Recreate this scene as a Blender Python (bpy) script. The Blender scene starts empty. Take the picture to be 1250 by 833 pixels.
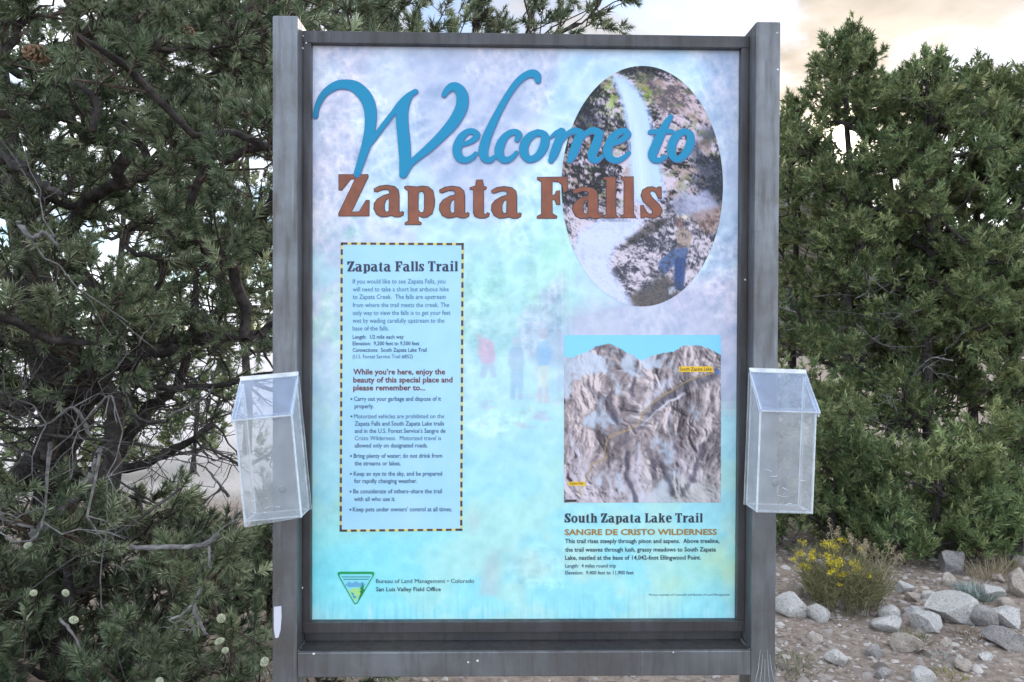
import bpy, bmesh, math, random
import numpy as np
from mathutils import Vector, Matrix
from mathutils.geometry import tessellate_polygon

random.seed(7)
rng = np.random.default_rng(11)
S = bpy.context.scene
COL = S.collection
R = math.radians

# ------------------------------------------------------------------ camera
Z0 = 1.5                                   # height of the middle of the sign panel
F = 903.0                                  # focal length in photograph pixels (26 mm equivalent)
CAM = np.array([-0.0617, -1.5916, Z0 + 0.0058])
YAW, PIT, ROL = -0.01997, -0.012146, 0.00425
def _rot():
    c, s = math.cos(YAW), math.sin(YAW); A = np.array([[c, s, 0], [-s, c, 0], [0, 0, 1]])
    c, s = math.cos(PIT), math.sin(PIT); B = np.array([[1, 0, 0], [0, c, s], [0, -s, c]])
    c, s = math.cos(ROL), math.sin(ROL); C = np.array([[c, 0, s], [0, 1, 0], [-s, 0, c]])
    return C @ B @ A
RW = _rot()                                # world -> (right, forward, up)
def at(px, py, d):                         # photograph pixel at distance d along the view axis
    return CAM + RW.T @ np.array([(px - 625) / F * d, d, (416.5 - py) / F * d])
cam_d = bpy.data.cameras.new("camera")
cam = bpy.data.objects.new("camera", cam_d); COL.objects.link(cam)
cam_d.sensor_width = 36; cam_d.sensor_fit = 'HORIZONTAL'; cam_d.lens = 36 * F / 1250
cam_d.clip_start = 0.05; cam_d.clip_end = 6000
r_, f_, u_ = RW
cam.matrix_world = Matrix(((r_[0], u_[0], -f_[0], CAM[0]), (r_[1], u_[1], -f_[1], CAM[1]), (r_[2], u_[2], -f_[2], CAM[2]), (0, 0, 0, 1)))
S.camera = cam

# ------------------------------------------------------------------ sky, sun, exposure
SUN_EL, SUN_AZ = R(13.4), R(25.1)          # azimuth from +Y towards +X
sdir = Vector((math.sin(SUN_AZ) * math.cos(SUN_EL), math.cos(SUN_AZ) * math.cos(SUN_EL), math.sin(SUN_EL)))
W = bpy.data.worlds.new("World"); S.world = W; W.use_nodes = True
nt = W.node_tree; nt.nodes.clear(); N = nt.nodes; Lk = nt.links
def wn(t, **k):
    n = N.new(t)
    for a, b in k.items(): setattr(n, a, b)
    return n
def wm(op, a, b=None, c=None):
    n = wn('ShaderNodeMath', operation=op)
    for i, v in enumerate((a, b, c)):
        if v is None: continue
        if isinstance(v, (int, float)): n.inputs[i].default_value = v
        else: Lk.new(v, n.inputs[i])
    return n.outputs[0]
def wmix(fac, a, b, bt='MIX'):
    n = wn('ShaderNodeMix', data_type='RGBA', blend_type=bt)
    for s, v in ((n.inputs[0], fac), (n.inputs[6], a), (n.inputs[7], b)):
        if isinstance(v, (int, float)): s.default_value = v
        elif isinstance(v, tuple): s.default_value = (*v, 1)
        else: Lk.new(v, s)
    return n.outputs[2]
sky = wn('ShaderNodeTexSky', sky_type='NISHITA', sun_disc=False, sun_elevation=SUN_EL, sun_rotation=SUN_AZ, altitude=2700, dust_density=1.5)
tc = wn('ShaderNodeTexCoord'); sep = wn('ShaderNodeSeparateXYZ'); Lk.new(tc.outputs['Generated'], sep.inputs[0])
zz = wm('ADD', wm('MAXIMUM', sep.outputs[2], 0.0), 0.22)
cmb = wn('ShaderNodeCombineXYZ'); Lk.new(wm('DIVIDE', sep.outputs[0], zz), cmb.inputs[0]); Lk.new(wm('DIVIDE', sep.outputs[1], zz), cmb.inputs[1])
no = wn('ShaderNodeTexNoise'); no.inputs['Scale'].default_value = 1.7; no.inputs['Detail'].default_value = 7; no.inputs['Roughness'].default_value = 0.55
Lk.new(cmb.outputs[0], no.inputs['Vector'])
no2 = wn('ShaderNodeTexNoise'); no2.inputs['Scale'].default_value = 4.5; no2.inputs['Detail'].default_value = 6
Lk.new(cmb.outputs[0], no2.inputs['Vector'])
cov = wn('ShaderNodeMapRange', interpolation_type='SMOOTHSTEP'); cov.inputs[1].default_value = 0.40; cov.inputs[2].default_value = 0.56
Lk.new(no.outputs[0], cov.inputs[0])
dt = wn('ShaderNodeVectorMath', operation='DOT_PRODUCT'); Lk.new(tc.outputs['Generated'], dt.inputs[0]); dt.inputs[1].default_value = sdir
near = wn('ShaderNodeMapRange', interpolation_type='SMOOTHSTEP'); near.inputs[1].default_value = 0.45; near.inputs[2].default_value = 0.92
Lk.new(dt.outputs['Value'], near.inputs[0])
CLOUD_AWAY, CLOUD_NEAR = (12.0, 12.6, 13.7), (3.85, 3.72, 3.8)
ccol = wmix(near.outputs[0], CLOUD_AWAY, CLOUD_NEAR)
warm = wn('ShaderNodeMapRange', interpolation_type='SMOOTHSTEP'); warm.inputs[1].default_value = 0.945; warm.inputs[2].default_value = 0.995; Lk.new(dt.outputs['Value'], warm.inputs[0])
ccol = wmix(warm.outputs[0], ccol, (4.2, 3.75, 3.3))
shade = wn('ShaderNodeMapRange'); shade.inputs[1].default_value = 0.3; shade.inputs[2].default_value = 0.7; shade.inputs[3].default_value = 1.34; shade.inputs[4].default_value = 0.72
Lk.new(no2.outputs[0], shade.inputs[0])
ccol = wmix(1.0, ccol, shade.outputs[0], 'MULTIPLY')
skyb = wmix(1.0, sky.outputs[0], (1.6, 1.6, 1.6), 'MULTIPLY')
skyc = wmix(cov.outputs[0], skyb, ccol)
glow = wm('POWER', wm('MAXIMUM', dt.outputs['Value'], 0.0), 1800.0)          # the sun veiled by thin cloud
glow2 = wm('POWER', wm('MAXIMUM', dt.outputs['Value'], 0.0), 60.0)
skyc = wmix(1.0, skyc, wmix(glow, (0, 0, 0), (42.0, 37.0, 28.0)), 'ADD')
skyc = wmix(1.0, skyc, wmix(glow2, (0, 0, 0), (1.3, 0.95, 0.5)), 'ADD')
bg = wn('ShaderNodeBackground'); bg.inputs[1].default_value = 0.1
Lk.new(skyc, bg.inputs[0])
wo = wn('ShaderNodeOutputWorld'); Lk.new(bg.outputs[0], wo.inputs[0])

sl = bpy.data.lights.new("sun", 'SUN'); sl.energy = 1.5; sl.angle = R(10); sl.color = (1.0, 0.88, 0.72)
so = bpy.data.objects.new("sun", sl); COL.objects.link(so)
so.rotation_euler = sdir.to_track_quat('Z', 'Y').to_euler()

S.render.engine = 'CYCLES'
S.cycles.use_denoising = True
S.cycles.max_bounces = 5; S.cycles.diffuse_bounces = 3; S.cycles.transparent_max_bounces = 14; S.cycles.adaptive_threshold = 0.02; S.cycles.sample_clamp_indirect = 6
vs = S.view_settings
vs.view_transform = 'Standard'; vs.look = 'None'; vs.exposure = 1.0; vs.gamma = 1.0; vs.use_curve_mapping = False

# ------------------------------------------------------------------ helpers
def lin(c):
    c = np.asarray(c, float) / 255.0
    return np.where(c <= 0.04045, c / 12.92, ((c + 0.055) / 1.055) ** 2.4)

def link(name, me, mat=None, parent=None):
    o = bpy.data.objects.new(name, me); COL.objects.link(o)
    if mat is not None and me is not None and not me.materials: me.materials.append(mat)
    if parent is not None: o.parent = parent
    return o
def thing(name, label, cat, loc=(0, 0, 0), group=None, rot=(0, 0, 0)):
    o = bpy.data.objects.new(name, None); COL.objects.link(o)
    o.location = loc; o.rotation_euler = rot; o.empty_display_size = 0.1
    return tag(o, label, cat, group)
def tag(o, label, cat, group=None):
    o["label"] = label; o["category"] = cat
    if group: o["group"] = group
    return o
def mesh(name, v, f, smooth=False):
    me = bpy.data.meshes.new(name)
    me.from_pydata([tuple(map(float, p)) for p in v], [], [tuple(int(i) for i in q) for q in f])
    if smooth: me.polygons.foreach_set('use_smooth', np.ones(len(me.polygons), bool))
    me.update(); return me
def tri_mesh(name, v, tri, attr=None, smooth=False):
    v = np.ascontiguousarray(v, np.float32); tri = np.ascontiguousarray(tri, np.int32)
    me = bpy.data.meshes.new(name)
    me.vertices.add(len(v)); me.vertices.foreach_set('co', v.ravel())
    k = tri.shape[1]
    me.loops.add(tri.size); me.loops.foreach_set('vertex_index', tri.ravel())
    me.polygons.add(len(tri)); me.polygons.foreach_set('loop_start', np.arange(0, tri.size, k, dtype=np.int32))
    if smooth: me.polygons.foreach_set('use_smooth', np.ones(len(tri), bool))
    if attr is not None:
        a = np.asarray(attr, np.float32)
        if a.ndim == 1:
            at_ = me.attributes.new('tint', 'FLOAT', 'POINT'); at_.data.foreach_set('value', a)
        else:
            at_ = me.attributes.new('paint', 'FLOAT_COLOR', 'POINT')
            at_.data.foreach_set('color', np.concatenate([a, np.ones((len(a), 1), np.float32)], 1).ravel())
    me.update(calc_edges=True); return me
def box(name, lo, hi, bevel=0.0, seg=2):
    bm = bmesh.new(); bmesh.ops.create_cube(bm, size=1)
    lo, hi = Vector(lo), Vector(hi)
    for v in bm.verts: v.co = Vector(((lo[i] + hi[i]) / 2 + v.co[i] * (hi[i] - lo[i]) for i in range(3)))
    if bevel: bmesh.ops.bevel(bm, geom=bm.edges[:], offset=bevel, segments=seg, affect='EDGES', profile=0.6)
    me = bpy.data.meshes.new(name); bm.to_mesh(me); bm.free(); return me

class Tubes:                                # many tapered tubes joined in one mesh
    def __init__(s): s.v = []; s.f = []; s.n = 0
    def add(s, pts, rad, k=6):
        pts = np.asarray(pts, float); m = len(pts)
        rad = np.broadcast_to(np.asarray(rad, float), (m,))
        t = np.gradient(pts, axis=0); t /= np.linalg.norm(t, axis=1)[:, None] + 1e-9
        ref = np.array([0.31, 0.17, 0.93]) if abs(t[0] @ np.array([0.31, 0.17, 0.93])) < 0.95 else np.array([1.0, 0, 0])
        a = np.cross(t, ref); a /= np.linalg.norm(a, axis=1)[:, None] + 1e-9
        b = np.cross(t, a)
        th = np.arange(k) * 2 * math.pi / k
        ring = pts[:, None] + rad[:, None, None] * (a[:, None] * np.cos(th)[None, :, None] + b[:, None] * np.sin(th)[None, :, None])
        s.v.append(ring.reshape(-1, 3))
        i = np.arange(m - 1)[:, None] * k; j = np.arange(k)[None]; j2 = (j + 1) % k
        q = np.stack([i + j, i + j2, i + k + j2, i + k + j], -1).reshape(-1, 4) + s.n
        s.f.append(q); s.n += m * k
        for c, o in ((0, 1), (m - 1, 0)):      # end caps as quads fan (k=6 -> 2 quads; k=4 -> 1; k=3 -> skip)
            base = s.n - m * k + c * k
            if k == 4: s.f.append(np.array([[base, base + 1, base + 2, base + 3]]))
            elif k >= 6: s.f.append(np.array([[base, base + 1, base + 2, base + 3], [base, base + 3, base + 4, base + 5]]))
    def mesh(s, name, attr=None):
        return tri_mesh(name, np.concatenate(s.v), np.concatenate(s.f), attr=attr, smooth=True)

def wobble(p0, p1, n=7, amp=0.04, sag=0.0, r=rng):
    p0 = np.asarray(p0, float); p1 = np.asarray(p1, float); t = np.linspace(0, 1, n)
    L = np.linalg.norm(p1 - p0)
    j = np.cumsum(r.normal(size=(n, 3)), 0); j -= j[0] + (j[-1] - j[0]) * t[:, None]
    p = p0 + (p1 - p0) * t[:, None] + j * amp * L
    p[:, 2] += sag * L * np.sin(math.pi * t)
    return p

def value_noise(x, y, seed=0):
    r = np.random.default_rng(seed); T = r.random((256, 256))
    xi = np.floor(x).astype(int); yi = np.floor(y).astype(int); fx = x - xi; fy = y - yi
    fx = fx * fx * (3 - 2 * fx); fy = fy * fy * (3 - 2 * fy)
    g = lambda a, b: T[a & 255, b & 255]
    return (g(xi, yi) * (1 - fx) + g(xi + 1, yi) * fx) * (1 - fy) + (g(xi, yi + 1) * (1 - fx) + g(xi + 1, yi + 1) * fx) * fy
def fbm(x, y, oct=5, seed=0, gain=0.5):
    s = 0; a = 1; t = 0
    for k in range(oct):
        s = s + a * value_noise(x * 2 ** k + 17.3 * k, y * 2 ** k - 9.1 * k, seed + k); t += a; a *= gain
    return s / t
def ridged(x, y, oct=5, seed=0, gain=0.55):
    s = 0; a = 1; t = 0
    for k in range(oct):
        s = s + a * (1 - np.abs(2 * value_noise(x * 2 ** k + 5.7 * k, y * 2 ** k + 3.3 * k, seed + k) - 1)); t += a; a *= gain
    return s / t

# ------------------------------------------------------------------ materials
class M:
    def __init__(s, name):
        s.m = bpy.data.materials.new(name); s.m.use_nodes = True
        s.t = s.m.node_tree; s.b = s.t.nodes['Principled BSDF']; s.out = s.t.nodes['Material Output']
    def n(s, typ, **k):
        n = s.t.nodes.new(typ)
        for a, v in k.items(): setattr(n, a, v)
        return n
    def put(s, sock, v):
        if v is None: return
        if isinstance(v, bpy.types.NodeSocket): s.t.links.new(v, sock)
        elif isinstance(v, (tuple, list)) and len(v) == 3 and sock.type == 'RGBA': sock.default_value = (*v, 1)
        else: sock.default_value = v
    def coord(s, kind='Object', scale=(1, 1, 1)):
        c = s.n('ShaderNodeTexCoord'); mp = s.n('ShaderNodeMapping'); s.put(mp.inputs[0], c.outputs[kind]); mp.inputs['Scale'].default_value = scale
        return mp.outputs[0]
    def pos(s, scale=(1, 1, 1)):
        g = s.n('ShaderNodeNewGeometry'); mp = s.n('ShaderNodeMapping'); s.put(mp.inputs[0], g.outputs['Position']); mp.inputs['Scale'].default_value = scale
        return mp.outputs[0]
    def noise(s, vec, scale, detail=5, rough=0.55, dist=0.0):
        n = s.n('ShaderNodeTexNoise'); s.put(n.inputs['Vector'], vec)
        n.inputs['Scale'].default_value = scale; n.inputs['Detail'].default_value = detail; n.inputs['Roughness'].default_value = rough; n.inputs['Distortion'].default_value = dist
        return n.outputs[0]
    def rng(s, v, a, b, c=0.0, d=1.0, smooth=True):
        n = s.n('ShaderNodeMapRange'); n.interpolation_type = 'SMOOTHSTEP' if smooth else 'LINEAR'
        s.put(n.inputs[0], v)
        for i, q in enumerate((a, b, c, d)): n.inputs[i + 1].default_value = q
        return n.outputs[0]
    def mix(s, f, a, b, bt='MIX'):
        n = s.n('ShaderNodeMix', data_type='RGBA', blend_type=bt)
        s.put(n.inputs[0], f); s.put(n.inputs[6], a); s.put(n.inputs[7], b); return n.outputs[2]
    def math(s, op, a, b=None):
        n = s.n('ShaderNodeMath', operation=op); s.put(n.inputs[0], a); s.put(n.inputs[1], b); return n.outputs[0]
    def bump(s, h, strength=0.3, dist=0.01):
        n = s.n('ShaderNodeBump'); s.put(n.inputs['Height'], h); n.inputs['Strength'].default_value = strength; n.inputs['Distance'].default_value = dist
        s.put(s.b.inputs['Normal'], n.outputs[0])
    def set(s, col=None, rough=0.6, metal=0.0, spec=0.5):
        s.put(s.b.inputs['Base Color'], col); s.put(s.b.inputs['Roughness'], rough); s.put(s.b.inputs['Metallic'], metal); s.put(s.b.inputs['Specular IOR Level'], spec)
        return s
    def attr(s, name='tint', out='Fac'):
        n = s.n('ShaderNodeAttribute', attribute_name=name); return n.outputs[out]

def flat(name, rgb, rough=0.5, spec=0.4):
    return M(name).set(tuple(lin(rgb)), rough, 0, spec).m

def steel_mat(name, base, blue, rough=0.42, metal=0.55, chips=0.0):
    m = M(name); v = m.pos(); vz = m.pos((18, 18, 2.2))
    a = m.noise(v, 5, 6, 0.6); b = m.noise(vz, 3, 5, 0.6); c = m.noise(v, 60, 3)
    col = m.mix(m.rng(a, 0.35, 0.7), base, blue)
    col = m.mix(m.math('MULTIPLY', m.rng(b, 0.42, 0.72), 0.5), col, (base[0] * 0.62, base[1] * 0.55, base[2] * 0.5)); rs_ = m.noise(v, 11, 7, 0.7); col = m.mix(m.math('MULTIPLY', m.rng(rs_, 0.56, 0.74), 0.5), col, (base[0] * 0.9, base[1] * 0.7, base[2] * 0.52))
    col = m.mix(m.math('MULTIPLY', m.rng(m.noise(m.pos((40, 40, 1.6)), 2.4, 6, 0.7), 0.56, 0.74), 0.3), col, tuple(min(1, x * 1.7) for x in blue))
    if chips:
        ch = m.rng(m.noise(v, 34, 2, 0.4, 0.6), chips, chips + 0.03)
        col = m.mix(ch, col, (0.55, 0.55, 0.53))
    m.set(col, m.rng(b, 0.2, 0.8, rough - 0.08, rough + 0.16), metal, 0.5); m.bump(m.math('ADD', c, m.math('MULTIPLY', a, 0.5)), 0.08, 0.004); return m.m
MT_POST = steel_mat('weathered_steel', (0.135, 0.135, 0.14), (0.225, 0.245, 0.27), chips=0.80)
MT_FRAME = steel_mat('dark_steel', (0.066, 0.062, 0.064), (0.098, 0.098, 0.108), 0.4, 0.45, chips=0.82)
MT_LEDGE = steel_mat('ledge_steel', (0.085, 0.085, 0.092), (0.12, 0.115, 0.11), 0.36, 0.5, chips=0.76)

def bark_mat(name, c0, c1):
    m = M(name); v = m.pos(); a = m.noise(v, 22, 6, 0.65); b = m.noise(v, 90, 4)
    m.set(m.mix(m.rng(a, 0.35, 0.7), c0, c1), 0.9, 0, 0.2); m.bump(m.math('ADD', a, m.math('MULTIPLY', b, 0.4)), 0.7, 0.02); return m.m
MT_BARK = bark_mat('pine_bark', (0.035, 0.03, 0.03), (0.10, 0.088, 0.082))
MT_TWIG = bark_mat('twig_bark', (0.06, 0.045, 0.035), (0.16, 0.13, 0.105))
MT_DEAD = bark_mat('dead_wood', (0.13, 0.125, 0.125), (0.30, 0.29, 0.285))
MT_DEADD = bark_mat('dark_dead_wood', (0.05, 0.046, 0.046), (0.14, 0.13, 0.125))

def needle_mat(name, dark, mid, light, tr=0.25):
    m = M(name); t = m.attr('tint'); oi = m.n('ShaderNodeObjectInfo')
    col = m.mix(m.rng(t, 0.0, 0.6), dark, mid); col = m.mix(m.rng(t, 0.6, 1.0), col, light)
    big = m.noise(m.pos(), 2.2, 3)
    hs = m.n('ShaderNodeHueSaturation'); m.put(hs.inputs['Hue'], m.rng(big, 0.3, 0.7, 0.475, 0.525)); m.put(hs.inputs['Value'], m.rng(oi.outputs['Random'], 0, 1, 0.85, 1.2))
    m.put(hs.inputs['Color'], col); col = hs.outputs[0]
    m.set(col, 0.42, 0, 0.45)
    tl = m.n('ShaderNodeBsdfTranslucent'); m.put(tl.inputs[0], col)
    mx = m.n('ShaderNodeMixShader'); mx.inputs[0].default_value = tr
    m.put(mx.inputs[1], m.b.outputs[0]); m.put(mx.inputs[2], tl.outputs[0]); m.put(m.out.inputs[0], mx.outputs[0]); return m.m
MT_NEEDLE_L = needle_mat('pine_needles', (0.056, 0.078, 0.048), (0.165, 0.21, 0.122), (0.48, 0.53, 0.35), 0.28)
MT_NEEDLE_R = needle_mat('pine_needles_open', (0.070, 0.102, 0.05), (0.18, 0.235, 0.10), (0.42, 0.47, 0.23), 0.34)
MT_CONE = M('pine_cone').set((0.20, 0.115, 0.07), 0.8).m

# ------------------------------------------------------------------ ground
def gz(x, y):
    x = np.asarray(x, float); y = np.asarray(y, float)
    fall = np.exp(-(np.hypot(x - 1, y - 2.5) / 9.0) ** 2)
    return (0.07 * (fbm(x * 0.9 + 40, y * 0.9 + 40, 4, 3) - 0.5) + 0.03 * (fbm(x * 5 + 60, y * 5 + 60, 3, 9) - 0.5)) * fall
def axis(lo, hi, step, far_lo, far_hi):
    a = list(np.arange(lo, hi, step)); s = step; x = a[-1]
    while x < far_hi: s *= 1.22; x += s; a.append(x)
    s = step; x = a[0]; pre = []
    while x > far_lo: s *= 1.22; x -= s; pre.append(x)
    return np.array(pre[::-1] + a)
gx = axis(-4, 4.2, 0.06, -1500, 1500); gy = axis(-2, 7, 0.06, -200, 3000)
X, Y = np.meshgrid(gx, gy); Zg = gz(X, Y)
ny, nx = X.shape; idx = np.arange(ny * nx).reshape(ny, nx)
quads = np.stack([idx[:-1, :-1], idx[:-1, 1:], idx[1:, 1:], idx[1:, :-1]], -1).reshape(-1, 4)
m = M('dirt'); v = m.pos()
a = m.noise(v, 1.6, 6, 0.6); b = m.noise(v, 26, 5, 0.65); c = m.noise(v, 130, 3)
col = m.mix(m.rng(b, 0.3, 0.7), (0.20, 0.16, 0.13), (0.38, 0.315, 0.265))
col = m.mix(m.math('MULTIPLY', m.rng(a, 0.5, 0.7), 0.5), col, (0.14, 0.108, 0.085))
col = m.mix(m.math('MULTIPLY', m.rng(c, 0.52, 0.7), 0.5), col, (0.36, 0.33, 0.31))
sx = m.n('ShaderNodeSeparateXYZ'); m.put(sx.inputs[0], v)
lot = m.math('MULTIPLY', m.rng(sx.outputs[1], 4.6, 5.8), m.rng(sx.outputs[0], 4.0, -1.0))
col = m.mix(lot, col, m.mix(m.rng(b, 0.3, 0.7), (0.58, 0.54, 0.52), (0.72, 0.68, 0.66)))
m.set(col, 0.95, 0, 0.15); m.bump(m.math('ADD', b, m.math('MULTIPLY', c, 0.5)), 0.8, 0.02)
g = link('ground', tri_mesh('ground', np.stack([X, Y, Zg], -1).reshape(-1, 3), quads, smooth=True), m.m); g["kind"] = 'structure'

# hillside behind the trees on the right and the mountain farther off
def ridge(name, y0, y1, x0, x1, prof, mat, nx=160, ny=26, seed=0, rough=0.1):
    xs = np.linspace(x0, x1, nx); ts = np.linspace(0, 1, ny)
    Xr, T = np.meshgrid(xs, ts); Yr = y0 + (y1 - y0) * T
    top = np.interp(Xr / Yr, [p[0] for p in prof], [p[1] for p in prof])
    h = top * y1 * np.sin(T * math.pi / 2) ** 1.2
    h = h * (1 + rough * (fbm(Xr / y1 * 22 + 9, Yr / y1 * 22 + 4, 5, seed) - 0.5) * 2) - 0.5 * (T < 0.02)
    idx = np.arange(nx * ny).reshape(ny, nx); q = np.stack([idx[:-1, :-1], idx[:-1, 1:], idx[1:, 1:], idx[1:, :-1]], -1).reshape(-1, 4)
    o = link(name, tri_mesh(name, np.stack([Xr, Yr, h], -1).reshape(-1, 3), q, smooth=True), mat); o["kind"] = 'structure'; return o
m = M('hillside'); v = m.pos(); a = m.noise(v, 1.3, 8, 0.75); b = m.noise(v, 0.12, 6, 0.7)
col = m.mix(m.rng(a, 0.42, 0.60), (0.025, 0.032, 0.018), (0.17, 0.135, 0.105)); col = m.mix(m.rng(b, 0.54, 0.66), col, (0.22, 0.20, 0.19))
m.set(col, 0.95, 0, 0.1); m.bump(a, 0.8, 1.5)
ridge('hill', 45, 150, -20, 190, [(-0.1, 0.0), (0.1, 0.10), (0.3, 0.20), (0.40, 0.215), (0.5, 0.17), (0.62, 0.11), (0.9, 0.10), (1.5, 0.05)], m.m, seed=4)
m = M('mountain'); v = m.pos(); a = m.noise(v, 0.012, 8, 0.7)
m.set(m.mix(m.rng(a, 0.4, 0.65), (0.075, 0.10, 0.125), (0.17, 0.20, 0.24)), 0.95, 0, 0.1); m.bump(a, 0.8, 40)  # the blue of distance haze is put into the mountain's base colour
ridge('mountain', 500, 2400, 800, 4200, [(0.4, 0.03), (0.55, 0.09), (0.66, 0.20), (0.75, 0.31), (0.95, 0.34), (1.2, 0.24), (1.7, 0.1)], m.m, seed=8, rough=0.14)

# ------------------------------------------------------------------ the sign
sign = thing('information_sign', 'tall grey steel-framed trailhead sign with pale blue printed welcome panel', 'sign', (0, 0, 0))
PW, PH = 0.914, 1.2282
for s in (-1, 1):
    x0, x1 = sorted((s * 0.4745, s * 0.526))
    p = link('post', box('post', (x0, -0.055, -0.3), (x1, 0.022, Z0 + 0.654), 0.003, 2), MT_POST, sign)
    link('post_cap', box('post_cap', (x0 + 0.004, -0.051, Z0 + 0.6535), (x1 - 0.004, 0.018, Z0 + 0.6552), 0.0006, 1), MT_FRAME, p)
hz, hw = PH / 2, PW / 2
def rail(lo, hi, mat=MT_FRAME, bev=0.0015): return link('frame_rail', box('frame_rail', lo, hi, bev, 2), mat, sign)
rail((-0.4745, -0.016, Z0 + hz), (0.4745, 0.021, Z0 + hz + 0.0255))
rail((-0.4745, -0.016, Z0 - hz - 0.0235), (0.4745, 0.021, Z0 - hz))
rail((-0.4743, -0.0155, Z0 - hz), (-hw, 0.0205, Z0 + hz)); rail((hw, -0.0155, Z0 - hz), (0.4743, 0.0205, Z0 + hz))
link('crossbeam', box('crossbeam', (-0.4743, -0.0545, Z0 - 0.7145), (0.4743, 0.021, Z0 - 0.662), 0.0025, 2), MT_POST, sign)
link('back_strip', box('back_strip', (-0.4743, 0.002, Z0 - 0.6622), (0.4743, 0.02, Z0 - 0.6375), 0.0008, 1), MT_LEDGE, sign)
link('ledge_plate', box('ledge_plate', (-0.4738, -0.052, Z0 - 0.6625), (0.4738, 0.002, Z0 - 0.6605), 0.0005, 1), MT_LEDGE, sign)
link('backing_board', box('backing_board', (-0.473, 0.006, Z0 - hz - 0.01), (0.473, 0.018, Z0 + hz + 0.01)), MT_FRAME, sign)
for s in (-1, 1):                                            # beads of weld where ledge meets post
    t = Tubes(); pp = wobble((s * 0.4725, -0.05, Z0 - 0.659), (s * 0.4725, 0.0, Z0 - 0.659), 12, 0.03); t.add(pp, 0.0028 + 0.0012 * rng.random(12), 6)
    link('weld_bead', t.mesh('weld_bead'), MT_POST, sign)
# bare patch where the paint has come off the left post
pp = [(-0.5225, 0), (-0.507, 0.002), (-0.5065, -0.022), (-0.5085, -0.048), (-0.513, -0.064), (-0.5195, -0.065), (-0.5225, -0.045)]
me = mesh('bare_patch', [(x, -0.0556, Z0 - 0.566 + z) for x, z in pp], [tuple(range(len(pp)))])
link('bare_patch', me, flat('bare_metal', (205, 208, 222), 0.5), sign)
# small chips of white paint
MT_CHIP = flat('paint_chip', (225, 225, 228), 0.6)
for x, y, z in ((-0.473, -0.0162, 0.628), (-0.4735, -0.0162, 0.602), (-0.4665, -0.0162, 0.613), (0.52, -0.0556, 0.555), (-0.12, -0.0552, -0.683), (-0.44, -0.0552, -0.664), (0.468, -0.0162, 0.12), (-0.4735, -0.0162, -0.54), (0.31, -0.0552, -0.664), (-0.10, -0.0552, -0.68)):
    n = 6; q = [(x + (0.0012 + 0.0022 * random.random()) * math.cos(k * 2 * math.pi / n), y - 0.0003, Z0 + z + (0.001 + 0.0022 * random.random()) * math.sin(k * 2 * math.pi / n)) for k in range(n)]
    link('paint_chip', mesh('paint_chip', q, [tuple(range(n))[::-1]]), MT_CHIP, sign)
# long scratches on the right post and the beam
t = Tubes()
for k in range(5):
    x = 0.494 + 0.005 * k; t.add(np.array([(x, -0.0551, Z0 - 0.66 - 0.01 * (k % 3)), (x + 0.002 * (k - 2), -0.0552, Z0 - 0.70), (x + 0.006 * (k - 2), -0.0551, Z0 - 0.735)]), 0.0004, 4)
link('scratch', t.mesh('scratch'), MT_CHIP, sign)

# --- homography between the photograph and the flat panel
src = np.array([(381.5, 55.5), (902, 62.5), (897, 755), (381.5, 756)], float)
dst = np.array([(-hw, hz), (hw, hz), (hw, -hz), (-hw, -hz)])
def homog(a, b):
    A = []; 
    for (x, y), (u, v) in zip(a, b): A += [[x, y, 1, 0, 0, 0, -u * x, -u * y], [0, 0, 0, x, y, 1, -v * x, -v * y]]
    h = np.linalg.solve(np.array(A), b.ravel()); return np.append(h, 1).reshape(3, 3)
HP = homog(src, dst); HI = homog(dst, src)
def hap(H, p):
    p = np.atleast_2d(np.asarray(p, float)); q = np.c_[p, np.ones(len(p))] @ H.T; return q[:, :2] / q[:, 2:]
def P(p): return hap(HP, p)                                  # print coordinates -> panel metres
def P3(p, off): q = P(p); return np.c_[q[:, 0], np.full(len(q), -off), q[:, 1] + Z0]

def print_mat(name, rough=0.38, detail=0.05):
    m = M(name); c = m.attr('paint', 'Color'); v = m.pos()
    f = m.noise(v, 260, 3); f2 = m.noise(m.pos((1, 1, 0.25)), 130, 4)
    col = m.mix(m.math('MULTIPLY', m.rng(f, 0.35, 0.75), detail * 1.6), c, (0.92, 0.94, 0.97)); col = m.mix(m.math('MULTIPLY', m.rng(f2, 0.5, 0.8), detail * 1.6), col, (0.30, 0.34, 0.42))
    m.set(col, rough, 0, 0.3); return m.m
def art(name, x0, y0, x1, y1, nx, ny, fn, off, parent, mat, mask=None):
    xs = np.linspace(x0, x1, nx); ys = np.linspace(y0, y1, ny); A, B = np.meshgrid(xs, ys)
    c = fn(A, B); idx = np.arange(nx * ny).reshape(ny, nx)
    q = np.stack([idx[:-1, :-1], idx[1:, :-1], idx[1:, 1:], idx[:-1, 1:]], -1).reshape(-1, 4)
    return link(name, tri_mesh(name, P3(np.c_[A.ravel(), B.ravel()], off), q, attr=lin(c.reshape(-1, 3))), mat, parent)
def blend(c, col, a): return c * (1 - a[..., None]) + np.asarray(col, float) * a[..., None]
def blob(x, y, cx, cy, rx, ry, k=1.0): return np.exp(-(((x - cx) / rx) ** 2 + ((y - cy) / ry) ** 2) * k)
def sstep(a, b, x): t = np.clip((x - a) / (b - a), 0, 1); return t * t * (3 - 2 * t)
def inpoly(x, y, poly):
    r = np.zeros(x.shape, bool); n = len(poly)
    for i in range(n):
        (x1, y1), (x2, y2) = poly[i], poly[(i + 1) % n]
        if y1 == y2: continue
        r ^= ((y1 > y) != (y2 > y)) & (x < (x2 - x1) * (y - y1) / (y2 - y1) + x1)
    return r
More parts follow.
